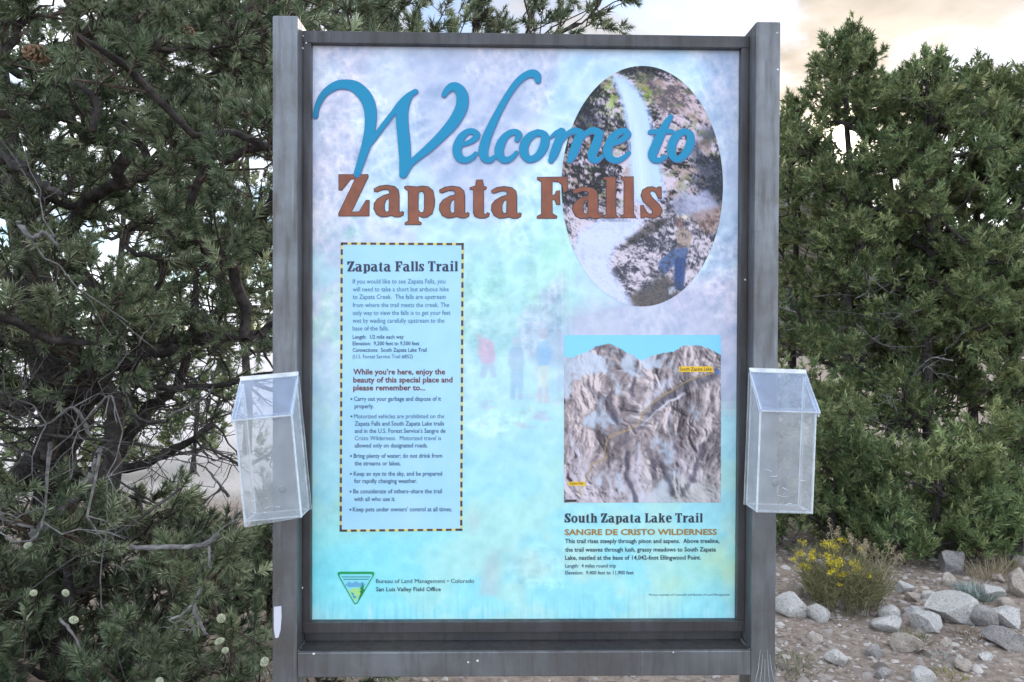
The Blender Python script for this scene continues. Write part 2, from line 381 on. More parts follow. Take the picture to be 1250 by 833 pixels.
def soft(x, y, poly, w=1.2):
    s = 0
    for dx in (-w, 0, w):
        for dy in (-w, 0, w): s = s + inpoly(x + dx, y + dy, poly)
    return s / 9.0

def bg_art(x, y):
    t = (y - 55) / 700.0
    c = np.zeros(x.shape + (3,)); top, midc, bot = np.array([192, 208, 232.]), np.array([184, 224, 238.]), np.array([150, 228, 238.])
    w = sstep(0, 0.45, t)[..., None]; w2 = sstep(0.5, 1.0, t)[..., None]
    c = top * (1 - w) + midc * w; c = c * (1 - w2) + bot * w2
    n1 = fbm(x / 60, y / 60, 5, 21); n2 = fbm(x / 45 + 7, y / 45, 5, 31); n3 = ridged((x + 0.6 * y) / 26, (y - 0.3 * x) / 26, 5, 41); n4 = fbm(x / 9, y / 9, 4, 51)
    c = blend(c, (196, 194, 222), 0.5 * sstep(0.48, 0.68, n1) * sstep(0.75, 0.3, t))
    c = blend(c, (198, 190, 222), 0.6 * blob(x, y, 395, 330, 50, 190) * sstep(0.3, 0.6, n2))
    c = blend(c, (182, 230, 222), 0.7 * sstep(0.45, 0.65, n2) * sstep(0.2, 0.5, t))
    c = blend(c, (176, 190, 222), 0.75 * soft(x, y, [(497, 60), (690, 60), (650, 150), (600, 250), (560, 270), (515, 200)], 6))
    c = blend(c, (192, 226, 254), 0.85 * soft(x, y, [(690, 60), (835, 60), (880, 90), (700, 250), (640, 330), (590, 330), (640, 230)], 7))
    c = blend(c, (160, 178, 214), 0.65 * soft(x, y, [(855, 60), (905, 60), (905, 430), (860, 330), (880, 220), (870, 130)], 8) * (0.5 + n4))
    c = blend(c, (186, 184, 214), 0.75 * soft(x, y, [(690, 380), (905, 330), (905, 500), (690, 500)], 9))
    c = blend(c, (160, 232, 218), 0.5 * blob(x, y, 610, 345, 48, 55)); c = blend(c, (164, 236, 205), 0.45 * blob(x, y, 672, 300, 34, 60))
    c = blend(c, (166, 186, 210), 0.75 * soft(x, y, [(630, 390), (650, 365), (690, 330), (690, 440), (660, 450), (636, 430)], 4) * (0.45 + n4))
    n6 = ridged(x / 11, y / 4.5, 4, 83, 0.6)
    for cx_, y0_, y1_, w_ in ((606, 282, 436, 34), (572, 300, 420, 16), (648, 262, 380, 14), (432, 250, 292, 14)):
        tr = sstep(0.0, 1.0, (w_ * np.clip((y - y0_) / (y1_ - y0_), 0, 1) - np.abs(x - cx_) + 9 * (n6 - 0.5)) / 7) * (y < y1_); c = blend(c, (158, 208, 206), 0.62 * tr * np.clip(n6 * 1.5 - 0.25, 0, 1))
    for pl_ in ([(630, 392), (650, 362), (690, 330), (690, 400), (640, 440)], [(566, 520), (600, 500), (640, 512), (600, 540)], [(620, 690), (660, 660), (690, 680), (690, 720), (630, 715)], [(386, 110), (430, 70), (480, 130), (440, 230), (392, 260)], [(846, 300), (905, 270), (905, 400), (870, 390)]):
        c += (soft(x, y, pl_, 3) * (ridged(x / 16 + n1, y / 14, 5, 87, 0.7) - 0.55) * 95)[..., None] * np.array([1.0, 0.82, 0.62])
    # faint conifer in the washed-out photograph
    pass
    # faded walkers
    for col, px in (((222, 172, 204), [(584, 416), (592, 412), (602, 418), (605, 440), (600, 446), (588, 444), (583, 430)]),
                    ((212, 190, 200), [(582, 408), (588, 408), (589, 415), (583, 416)]), ((168, 190, 215), [(588, 446), (604, 446), (606, 462), (600, 462), (597, 450), (592, 462), (586, 462)]),
                    ((160, 184, 218), [(623, 424), (638, 424), (641, 444), (638, 454), (624, 454), (620, 444)]), ((190, 196, 220), [(626, 412), (635, 411), (636, 423), (626, 423)]),
                    ((150, 184, 220), [(623, 454), (639, 454), (638, 488), (632, 488), (631, 462), (629, 488), (623, 488)]),
                    ((140, 190, 230), [(655, 418), (670, 416), (675, 432), (670, 446), (657, 448), (655, 436)]), ((190, 190, 205), [(659, 403), (666, 402), (668, 413), (659, 414)]),
                    ((214, 222, 210), [(656, 447), (671, 447), (670, 472), (657, 472)]), ((200, 196, 205), [(657, 472), (662, 472), (662, 492), (656, 493)]), ((200, 196, 205), [(665, 472), (670, 472), (671, 493), (664, 492)])):
        c = blend(c, col, 0.7 * soft(x, y, px, 0.9) * (0.6 + 0.6 * n4))
    c = blend(c, (190, 188, 210), 0.6 * sstep(0.55, 0.72, fbm(x / 22, y / 7, 4, 77)) * blob(x, y, 640, 505, 75, 22))
    c = blend(c, (120, 228, 240), 0.75 * blob(x, y, 385, 700, 120, 70)); c = blend(c, (186, 226, 180), 0.55 * blob(x, y, 880, 690, 45, 26) * (0.5 + n2)); c = blend(c, (190, 226, 186), 0.4 * blob(x, y, 825, 715, 22, 14))
    c = blend(c, (178, 206, 214), 0.75 * soft(x, y, [(586, 728), (588, 700), (600, 676), (608, 670), (608, 728)], 3)); c = blend(c, (186, 214, 212), 0.6 * blob(x, y, 650, 690, 60, 24) * n2 * 1.6); c = blend(c, (184, 200, 205), 0.5 * blob(x, y, 578, 635, 10, 14))
    n5 = ridged((x - 0.4 * y) / 13 + 2 * n1, (y + 0.5 * x) / 17, 5, 43, 0.7); c += ((n5 - 0.56) * 85)[..., None] * np.array([1.0, 0.72, 0.45]) * (sstep(0.8, 0.25, t) * sstep(0.40, 0.60, fbm(x / 80 + 3, y / 80, 3, 47)))[..., None]
    c += ((n3 - 0.55) * 60)[..., None] * np.array([1.0, 0.75, 0.55]) * (0.35 + 0.65 * sstep(0.85, 0.2, t))[..., None]
    c += ((n4 - 0.5) * 22)[..., None] * np.array([1.0, 0.8, 0.6])
    # weather streaks rising from the bottom edge and bleaching of the rim
    st = fbm(x / 3.2, y / 60, 3, 61) * sstep(690, 752, y); c = blend(c, (205, 238, 252), 0.55 * sstep(0.5, 0.75, st)); c = blend(c, (110, 190, 215), 0.3 * sstep(0.55, 0.8, fbm(x / 2.6, y / 50, 3, 65)) * sstep(705, 752, y))
    return np.clip(c, 0, 255)

def rocktex(x, y, s, seed, contrast=1.0):
    wx = fbm(x / s, y / s, 3, seed + 90) * 2.2; a = (x * 0.8 + y * 0.45) / s; b = (y * 0.9 - x * 0.5) / s
    r = ridged(a * 0.55 + wx, b * 0.9 - wx, 5, seed, 0.72); big = fbm(x / (s * 2.6) + 3, y / (s * 2.2), 3, seed + 7); n = fbm(a * 1.5, b * 3.4, 4, seed + 5, 0.75)
    v = np.clip(0.50 + ((r - 0.56) * 2.6 + (n - 0.5) * 3.4 + (fbm(x / 5, y / 5, 3, seed + 9) - 0.5) * 1.6 + (big - 0.5) * 2.2) * contrast, 0, 1)
    lo, hi = np.array([26, 28, 40.]), np.array([204, 192, 204.]); return lo * (1 - v[..., None]) + hi * v[..., None], v
def oval_art(X_, Y_):                        # in zoomed coordinates of the oval picture
    x = (X_ - 660) * 2.604; y = (Y_ - 70) * 2.604
    c, v = rocktex(x, y, 38, 201)
    n = fbm(x / 60, y / 60, 4, 222)
    c = blend(c, (60, 66, 80), 0.75 * soft(x, y, [(480, 250), (600, 190), (600, 500), (545, 470), (480, 400)], 14) * sstep(0.25, 0.5, n))
    c = blend(c, (46, 52, 64), 0.7 * soft(x, y, [(105, 200), (140, 150), (190, 200), (180, 250), (120, 240)], 8)); c = blend(c, (50, 54, 66), 0.6 * soft(x, y, [(60, 520), (130, 500), (130, 560), (95, 600), (60, 570)], 8))
    c = blend(c, (188, 168, 172), 0.5 * soft(x, y, [(300, 40), (500, 100), (520, 200), (380, 190), (330, 110)], 14))
    c = blend(c, (150, 176, 84), 0.75 * sstep(0.42, 0.6, fbm(x / 14, y / 14, 3, 233)) * np.maximum(blob(x, y, 225, 120, 26, 62), blob(x, y, 335, 110, 28, 34)))
    c = blend(c, (136, 112, 88), 0.42 * sstep(0.5, 0.7, fbm(x / 40 + 9, y / 40, 4, 240)) * sstep(0.25, 0.6, v)); c = blend(c, (112, 128, 84), 0.35 * sstep(0.55, 0.7, fbm(x / 22 + 4, y / 22, 4, 244)))
    # lower boulders, pale
    low = sstep(430, 520, y); c2, v2 = rocktex(x, y, 24, 260, 0.8); c2 = c2 * 0.70 + np.array([205, 202, 210.]) * 0.30
    c = c * (1 - low[..., None]) + c2 * low[..., None]
    c = blend(c, (178, 182, 208), 0.8 * soft(x, y, [(410, 460), (450, 420), (490, 440), (530, 420), (570, 480), (500, 520), (430, 500)], 5) * (0.6 + 0.5 * n))
    c = blend(c, (66, 62, 62), 0.65 * sstep(0.4, 0.6, n + 0.1) * soft(x, y, [(235, 600), (360, 520), (420, 500), (380, 545), (250, 620)], 5))
    c = blend(c, (70, 66, 60), 0.7 * soft(x, y, [(280, 760), (400, 690), (440, 740), (420, 800), (280, 800)], 8) * sstep(0.3, 0.55, v2))
    c = blend(c, (150, 120, 105), 0.5 * soft(x, y, [(470, 500), (580, 470), (580, 560), (520, 560)], 6))
    # the fall and its stream
    str_ = 0.75 + 0.5 * (fbm(x / 5, y / 70, 3, 270) - 0.5)
    c = blend(c, (186, 206, 240), np.clip(soft(x, y, [(222, 58), (262, 62), (310, 105), (345, 175), (358, 250), (380, 345), (396, 448), (350, 466), (300, 466), (285, 380), (276, 250), (262, 150)], 8) * (0.7 + 0.4 * str_), 0, 1))
    c = blend(c, (206, 220, 248), 0.7 * soft(x, y, [(245, 75), (275, 110), (320, 260), (345, 440), (310, 440), (295, 250), (260, 130)], 10))
    c = blend(c, (200, 208, 238), np.clip(soft(x, y, [(120, 560), (180, 515), (330, 515), (300, 560), (240, 600), (215, 660), (300, 800), (200, 790), (130, 700), (100, 610)], 9) * (0.62 + 0.4 * str_), 0, 1))
    # seated walker in a pale shirt and jeans
    for col, pl in (((168, 152, 140), [(432, 548), (462, 540), (480, 565), (474, 606), (440, 612), (430, 580)]), ((150, 120, 110), [(425, 515), (450, 508), (458, 535), (436, 545), (424, 530)]), ((216, 206, 190), [(424, 508), (470, 500), (476, 514), (430, 518)]),
                    ((84, 108, 152), [(375, 650), (420, 610), (470, 605), (460, 650), (440, 735), (425, 735), (425, 660), (395, 690), (375, 680)]), ((64, 86, 130), [(425, 640), (462, 640), (455, 740), (425, 740)]), ((190, 196, 210), [(405, 735), (425, 728), (430, 750), (408, 755)])):
        c = blend(c, col, 0.85 * soft(x, y, pl, 2.2) * np.clip(0.35 + 0.9 * v2, 0, 1))
    c = (c - 122) * 1.28 + 112
    return np.clip(c, 12, 245)
def map_art(X_, Y_):
    u = (X_ - 688) / 192.0; v = (Y_ - 409) / 205.0
    hgt = 0
    wu = u + 0.05 * (fbm(u * 5, v * 5, 3, 300) - 0.5); wv = v + 0.12 * (fbm(u * 4 + 9, v * 4, 3, 310) - 0.5)
    w1 = fbm(u * 3.5, v * 3.5, 4, 301) - 0.5; w2 = fbm(u * 3.5 + 20, v * 3.5, 4, 302) - 0.5
    U = u + 0.28 * w1; V_ = v + 0.28 * w2
    hgt = 1.5 * ridged(U * 2.5 + 31, V_ * 2.1 + 30, 6, 320, 0.5) + 0.10 * ridged(U * 14 + 3, V_ * 10 + 8, 4, 330, 0.6)
    hgt = hgt + 0.25 * sstep(0.55, 0.8, v) * ridged((u + 0.10 * w1 + 0.25 * (u - 0.5) * (v - 0.6)) * 7, v * 0.8 + 0.4 * w2, 3, 335)
    hgt = hgt + 0.16 * sstep(0.35, 0.1, v) * sstep(0.4, 0.6, u) * ridged((u + 0.35 * v) * 26, v * 3 + w1, 3, 336)
    dx = np.gradient(hgt, axis=1); dy = np.gradient(hgt, axis=0); sh = np.clip(0.56 + dx * 13.0 - dy * 6.0 + 0.5 * (fbm(u * 40, v * 40, 3, 338) - 0.5), 0, 1)
    snow = fbm(u * 6 + 4, v * 6 + 2, 5, 340)
    lo, hi = np.array([48, 42, 50.]), np.array([226, 210, 212.]); c = lo * (1 - sh[..., None]) + hi * sh[..., None]
    c = blend(c, (112, 100, 102), 0.45 * sstep(0.42, 0.6, snow) * sstep(0.2, 0.5, v)); c = blend(c, (198, 214, 236), 0.75 * sstep(0.54, 0.66, snow))
    fan = sstep(0.68, 0.95, v + 0.10 * np.sin(u * 18)); c = blend(c, (214, 206, 222), 0.55 * fan * sstep(0.15, 0.6, sh)); c = blend(c, (196, 208, 196), 0.4 * blob(u, v, 0.8, 0.95, 0.3, 0.1))
    WU = u + 0.05 * (fbm(u * 7, v * 7, 4, 361) - 0.5) + 0.03 * (fbm(u * 22, v * 22, 3, 363) - 0.5); WV = v + 0.05 * (fbm(u * 7 + 50, v * 7, 4, 362) - 0.5); AM = np.clip(0.25 + 1.5 * fbm(u * 18, v * 18, 3, 364) * sstep(0.3, 0.6, fbm(u * 9, v * 9, 3, 365)), 0, 1)
    def poly(pts, w, col, al, c, warp=True):
        pts = [((p - 65) / 695.0, (q - 68) / 757.0) for p, q in pts]; d = np.full(u.shape, 9.0); uu, vv3 = (WU, WV) if warp else (u * 0.5 + WU * 0.5, v * 0.5 + WV * 0.5)
        for (x1, y1), (x2, y2) in zip(pts[:-1], pts[1:]):
            ex, ey = x2 - x1, y2 - y1; t = np.clip(((uu - x1) * ex + (vv3 - y1) * ey) / (ex * ex + ey * ey), 0, 1); d = np.minimum(d, np.hypot(uu - x1 - t * ex, (vv3 - y1 - t * ey) * 1.07))
        return blend(c, col, (AM if warp else 1.0) * al * sstep(w, w * 0.2, d))
    c = poly([(740, 245), (600, 300), (500, 345), (440, 400), (400, 480), (330, 540)], 0.045, (78, 76, 92), 0.7, c)
    c = poly([(600, 330), (520, 360), (450, 420), (410, 470)], 0.012, (222, 226, 242), 0.8, c)
    c = poly([(550, 270), (460, 330), (400, 400), (370, 450)], 0.035, (206, 212, 232), 0.6, c)
    for st in ([(350, 600), (345, 700), (390, 810)], [(440, 590), (460, 690), (475, 745)], [(480, 620), (530, 720), (550, 790)], [(560, 560), (590, 680), (640, 720)], [(270, 330), (300, 440), (330, 500)], [(380, 280), (350, 420)], [(170, 300), (250, 360), (310, 480)], [(690, 560), (650, 660), (600, 790)]): c = poly(st, 0.026, (66, 62, 80), 0.7, c)
    for st in ([(400, 560), (390, 700), (420, 790)], [(300, 640), (260, 700), (280, 780)], [(350, 300), (330, 330)], [(90, 500), (140, 600), (180, 700)], [(530, 420), (560, 600), (620, 680)]): c = poly(st, 0.022, (224, 222, 238), 0.6, c)
    c = poly([(735, 238), (640, 265), (590, 290), (500, 340), (440, 385), (410, 420), (400, 460), (350, 500), (270, 520), (250, 560), (245, 625), (190, 650), (165, 735), (135, 770), (150, 800)], 0.0075, (180, 150, 96), 0.7, c, False)
    skyl = np.interp(u, [0, .06, .15, .2, .29, .33, .42, .5, .55, .62, .7, .76, .84, .92, 1], [.128, .135, .10, .072, .053, .07, .115, .152, .13, .112, .10, .066, .062, .085, .125]) + 0.012 * (fbm(u * 30, u * 0 + 3, 3, 350) - 0.5)
    c = blend(c, (136, 214, 250), sstep(0.004, -0.004, v - skyl)); c = blend(c, (70, 110, 190), blob(u, v, 0.975, 0.222, 0.018, 0.012))
    return np.clip(c, 0, 255)

MT_PRINT = print_mat('printed_panel', 0.36, 0.05); MT_PHOTO = print_mat('printed_photograph', 0.36, 0.03)
panel = art('panel', 381.5, 55.6, 902.2, 756.2, 300, 400, bg_art, 0.0, sign, MT_PRINT)
# the print grid runs a hair beyond the frame opening; trim to the opening
vv = np.empty(len(panel.data.vertices) * 3, np.float32); panel.data.vertices.foreach_get('co', vv); vv = vv.reshape(-1, 3)
vv[:, 0] = np.clip(vv[:, 0], -hw - 0.002, hw + 0.002); vv[:, 2] = np.clip(vv[:, 2], Z0 - hz - 0.002, Z0 + hz + 0.002); panel.data.vertices.foreach_set('co', vv.ravel())
panel["label"] = 'pale blue and lavender printed welcome panel, washed out and streaked along its foot'

# layered flat print
EPS = 0.00025
def flat_mesh(name, tris_pts, off, mat, parent=panel):
    v = []; f = []
    for pts, tri in tris_pts:
        b = len(v); v += [tuple(q) for q in P3(pts, off)]; f += [tuple(b + i for i in t) for t in tri]
    return link(name, mesh(name, v, f), mat, parent)
def tess(loops):
    flatp = [p for l in loops for p in l]
    return np.array(flatp, float), [t for t in tessellate_polygon([[Vector((x, y, 0)) for x, y in l] for l in loops])]
def ellipse(cx, cy, rx, ry, n=96): return [(cx + rx * math.cos(2 * math.pi * k / n), cy + ry * math.sin(2 * math.pi * k / n)) for k in range(n)]

# oval photograph: polar grid
nr, na = 120, 420
rr = np.linspace(0, 1, nr) ** 0.7; aa = np.linspace(0, 2 * math.pi, na, endpoint=False)
Rr, Aa = np.meshgrid(rr, aa, indexing='ij'); ox = 783.7 + 98.6 * Rr * np.cos(Aa); oy = 227.8 + 146.8 * Rr * np.sin(Aa)
c = oval_art(ox, oy); idx = np.arange(nr * na).reshape(nr, na); i2 = np.roll(idx, -1, axis=1)
q = np.stack([idx[:-1], i2[:-1], i2[1:], idx[1:]], -1).reshape(-1, 4)
ov = link('oval_photograph', tri_mesh('oval_photograph', P3(np.c_[ox.ravel(), oy.ravel()], 2 * EPS), q, attr=lin(c.reshape(-1, 3))), MT_PHOTO, panel)
ov["label"] = 'oval colour photograph of a waterfall between dark rocks'
mp = art('trail_map', 688.5, 409.5, 880, 614, 210, 220, map_art, 2 * EPS, panel, MT_PHOTO); mp["label"] = 'grey relief picture of snowy mountains with a yellow trail line'

# pale text box with a dashed yellow and brown border
MT_BOX = M('text_box'); v = MT_BOX.pos(); MT_BOX.set(MT_BOX.mix(MT_BOX.rng(MT_BOX.noise(v, 14, 5), 0.35, 0.7), tuple(lin((168, 218, 248))), tuple(lin((178, 224, 252)))), 0.36, 0, 0.3); MT_BOX = MT_BOX.m
bx0, by0, bx1, by1 = 417, 297, 564, 647
flat_mesh('text_box', [(np.array([(bx0, by0), (bx1 + .8, by0 + .6), (bx1 - 0.2, by1), (bx0 - 1, by1)]), [(0, 3, 2), (0, 2, 1)])], 1 * EPS, MT_BOX)
corn = [(417.2, 297.2), (564.6, 298.2), (563.2, 646.6), (416.2, 647.6)]
def border(w, a, b, off, mat, name, dash=None):
    L = []
    for i in range(4):
        p, q = np.array(corn[i]), np.array(corn[(i + 1) % 4]); d = q - p; ln = np.linalg.norm(d); d /= ln; nrm = np.array([-d[1], d[0]]) * w / 2
        segs = [(-w / 2, ln + w / 2)] if dash is None else [(s, min(s + dash[0], ln)) for s in np.arange(0, ln, dash[1])]
        for s0, s1 in segs:
            L.append((np.array([p + d * s0 - nrm, p + d * s1 - nrm, p + d * s1 + nrm, p + d * s0 + nrm]), [(0, 1, 2), (0, 2, 3)]))
        off += EPS * 0.1
    for j, (pts, tri) in enumerate(L): pass
    return flat_mesh(name, L, off, mat)
border(2.6, 0, 0, 2 * EPS, flat('border_yellow', (226, 214, 120)), 'box_border')
border(2.6, 0, 0, 3.2 * EPS, flat('border_brown', (84, 66, 62)), 'border_dash', (7.0, 11.6))

# --- script lettering
def spline(pts, n=9):
    p = np.array(pts, float); p = np.vstack([2 * p[0] - p[1], p, 2 * p[-1] - p[-2]]); out = []
    for i in range(1, len(p) - 2):
        t = np.linspace(0, 1, n, endpoint=False)[:, None]; a, b, c, d = p[i - 1], p[i], p[i + 1], p[i + 2]
        out.append(0.5 * ((2 * b) + (-a + c) * t + (2 * a - 5 * b + 4 * c - d) * t ** 2 + (-a + 3 * b - 3 * c + d) * t ** 3))
    out.append(p[-2][None]); return np.vstack(out)
def stroke(pts, org, sc, grow=0.0, shift=(0, 0)):
    q = spline(pts); c = q[:, :2] / sc + np.array(org) + np.array(shift); w = q[:, 2] / sc / 2 + grow
    t = np.gradient(c, axis=0); t /= np.linalg.norm(t, axis=1)[:, None]; nrm = np.c_[-t[:, 1], t[:, 0]]
    L = c + nrm * w[:, None]; Rr_ = c - nrm * w[:, None]; n = len(c)
    out = [(np.vstack([L, Rr_]), [(i, i + 1, n + i + 1) for i in range(n - 1)] + [(i, n + i + 1, n + i) for i in range(n - 1)])]
    for k in (0, -1):
        a = np.linspace(0, 2 * math.pi, 14, endpoint=False); out.append((c[k] + np.c_[np.cos(a), np.sin(a)] * w[k], [(0, i, i + 1) for i in range(1, 13)]))
    return out
A1, A2, A3, SC = (375, 80), (535, 80), (650, 130), 5.952
WEL = [(A1, [(60, 368, 34), (70, 305, 36), (102, 232, 44), (152, 178, 52), (220, 142, 62), (290, 138, 70), (350, 156, 82), (405, 205, 90), (443, 270, 90), (458, 340, 86), (458, 420, 80), (448, 500, 75), (424, 590, 64), (392, 690, 52), (360, 788, 46)]),
       (A1, [(425, 600, 40), (490, 520, 38), (560, 425, 36), (620, 350, 38), (680, 275, 45), (735, 222, 42), (785, 190, 36)]),
       (A1, [(738, 222, 48), (704, 290, 70), (688, 360, 84), (690, 440, 86), (698, 520, 86), (705, 600, 86), (708, 680, 80), (700, 755, 64), (693, 793, 50)]),
       (A1, [(700, 790, 50), (745, 718, 45), (800, 668, 48), (880, 602, 58), (960, 526, 66), (1040, 440, 78), (1095, 360, 84), (1123, 285, 86), (1122, 215, 82), (1092, 166, 70), (1050, 156, 58), (1012, 185, 46), (992, 215, 36)]),
       (A2, [(160, 580, 28), (215, 562, 34), (262, 535, 42), (278, 503, 46), (250, 480, 42), (205, 487, 46), (165, 525, 56), (140, 580, 66), (135, 630, 64), (155, 672, 56), (200, 688, 44), (245, 668, 36), (270, 640, 28)]),
       (A2, [(722, 112, 40), (712, 76, 58), (680, 60, 56), (630, 76, 50), (570, 125, 46), (505, 215, 44), (445, 320, 48), (395, 420, 56), (355, 510, 64), (330, 590, 68), (325, 640, 66), (342, 678, 54), (376, 688, 40), (408, 664, 28)]),
       (A2, [(570, 540, 36), (583, 505, 46), (560, 486, 44), (520, 492, 44), (475, 530, 54), (445, 590, 64), (440, 640, 62), (462, 678, 54), (500, 688, 44), (540, 665, 34), (566, 635, 28)]),
       (A2, [(720, 487, 44), (660, 520, 56), (622, 580, 64), (622, 640, 62), (655, 682, 48), (710, 668, 50), (752, 618, 60), (773, 555, 62), (766, 506, 52), (720, 487, 44)]),
       (A3, [(130, 228, 18), (165, 195, 28), (205, 182, 45)]), (A3, [(208, 185, 56), (182, 270, 62), (152, 350, 60), (132, 395, 40)]), (A3, [(178, 300, 25), (235, 218, 34), (295, 180, 44), (335, 190, 54)]),
       (A3, [(342, 195, 58), (320, 270, 65), (290, 350, 62), (266, 395, 40)]), (A3, [(308, 300, 25), (368, 216, 34), (428, 178, 46), (475, 190, 54)]), (A3, [(484, 198, 56), (458, 280, 64), (430, 350, 62), (434, 388, 48), (468, 394, 34), (502, 365, 26)]),
       (A3, [(560, 282, 28), (610, 264, 34), (662, 236, 42), (690, 206, 44), (668, 182, 42), (620, 192, 46), (575, 235, 56), (545, 300, 64), (545, 350, 62), (572, 386, 50), (620, 394, 40), (665, 370, 32), (696, 340, 26)]),
       (A3, [(1002, 76, 30), (967, 130, 50), (927, 210, 62), (892, 290, 66), (868, 350, 64), (882, 388, 48), (920, 394, 36), (962, 368, 28)]), (A3, [(852, 190, 34), (930, 184, 36), (1008, 186, 34)]),
       (A3, [(1095, 185, 44), (1045, 215, 56), (1010, 280, 62), (1008, 345, 60), (1040, 386, 46), (1085, 370, 50), (1128, 310, 60), (1145, 245, 58), (1135, 202, 50), (1095, 185, 44)])]
MT_BLUE = flat('script_blue', (0, 138, 182), 0.4); MT_BLUED = flat('script_edge', (96, 120, 176), 0.4)
def layered(name, parts, off, mat, step=EPS * 0.12):
    v = []; f = []
    for k, (pts, tri) in enumerate(parts):
        b = len(v); q_ = P3(pts, off + step * (k % 12)); h_ = len(pts) // 2; q_[:, 1] -= (step > 0) * EPS * 0.8 * (np.arange(len(pts)) % max(h_, 1)) / max(h_, 1); v += [tuple(q) for q in q_]; f += [tuple(b + i for i in t) for t in tri]
    return link(name, mesh(name, v, f), mat, panel)
sh = []; fr = []
for org, pts in WEL: sh += stroke(pts, org, SC, 0.45, (0.5, 0.7)); fr += stroke(pts, org, SC, 0.0)
layered('script_heading_edge', sh, 7 * EPS, MT_BLUED); layered('script_heading', fr, 10 * EPS, MT_BLUE)

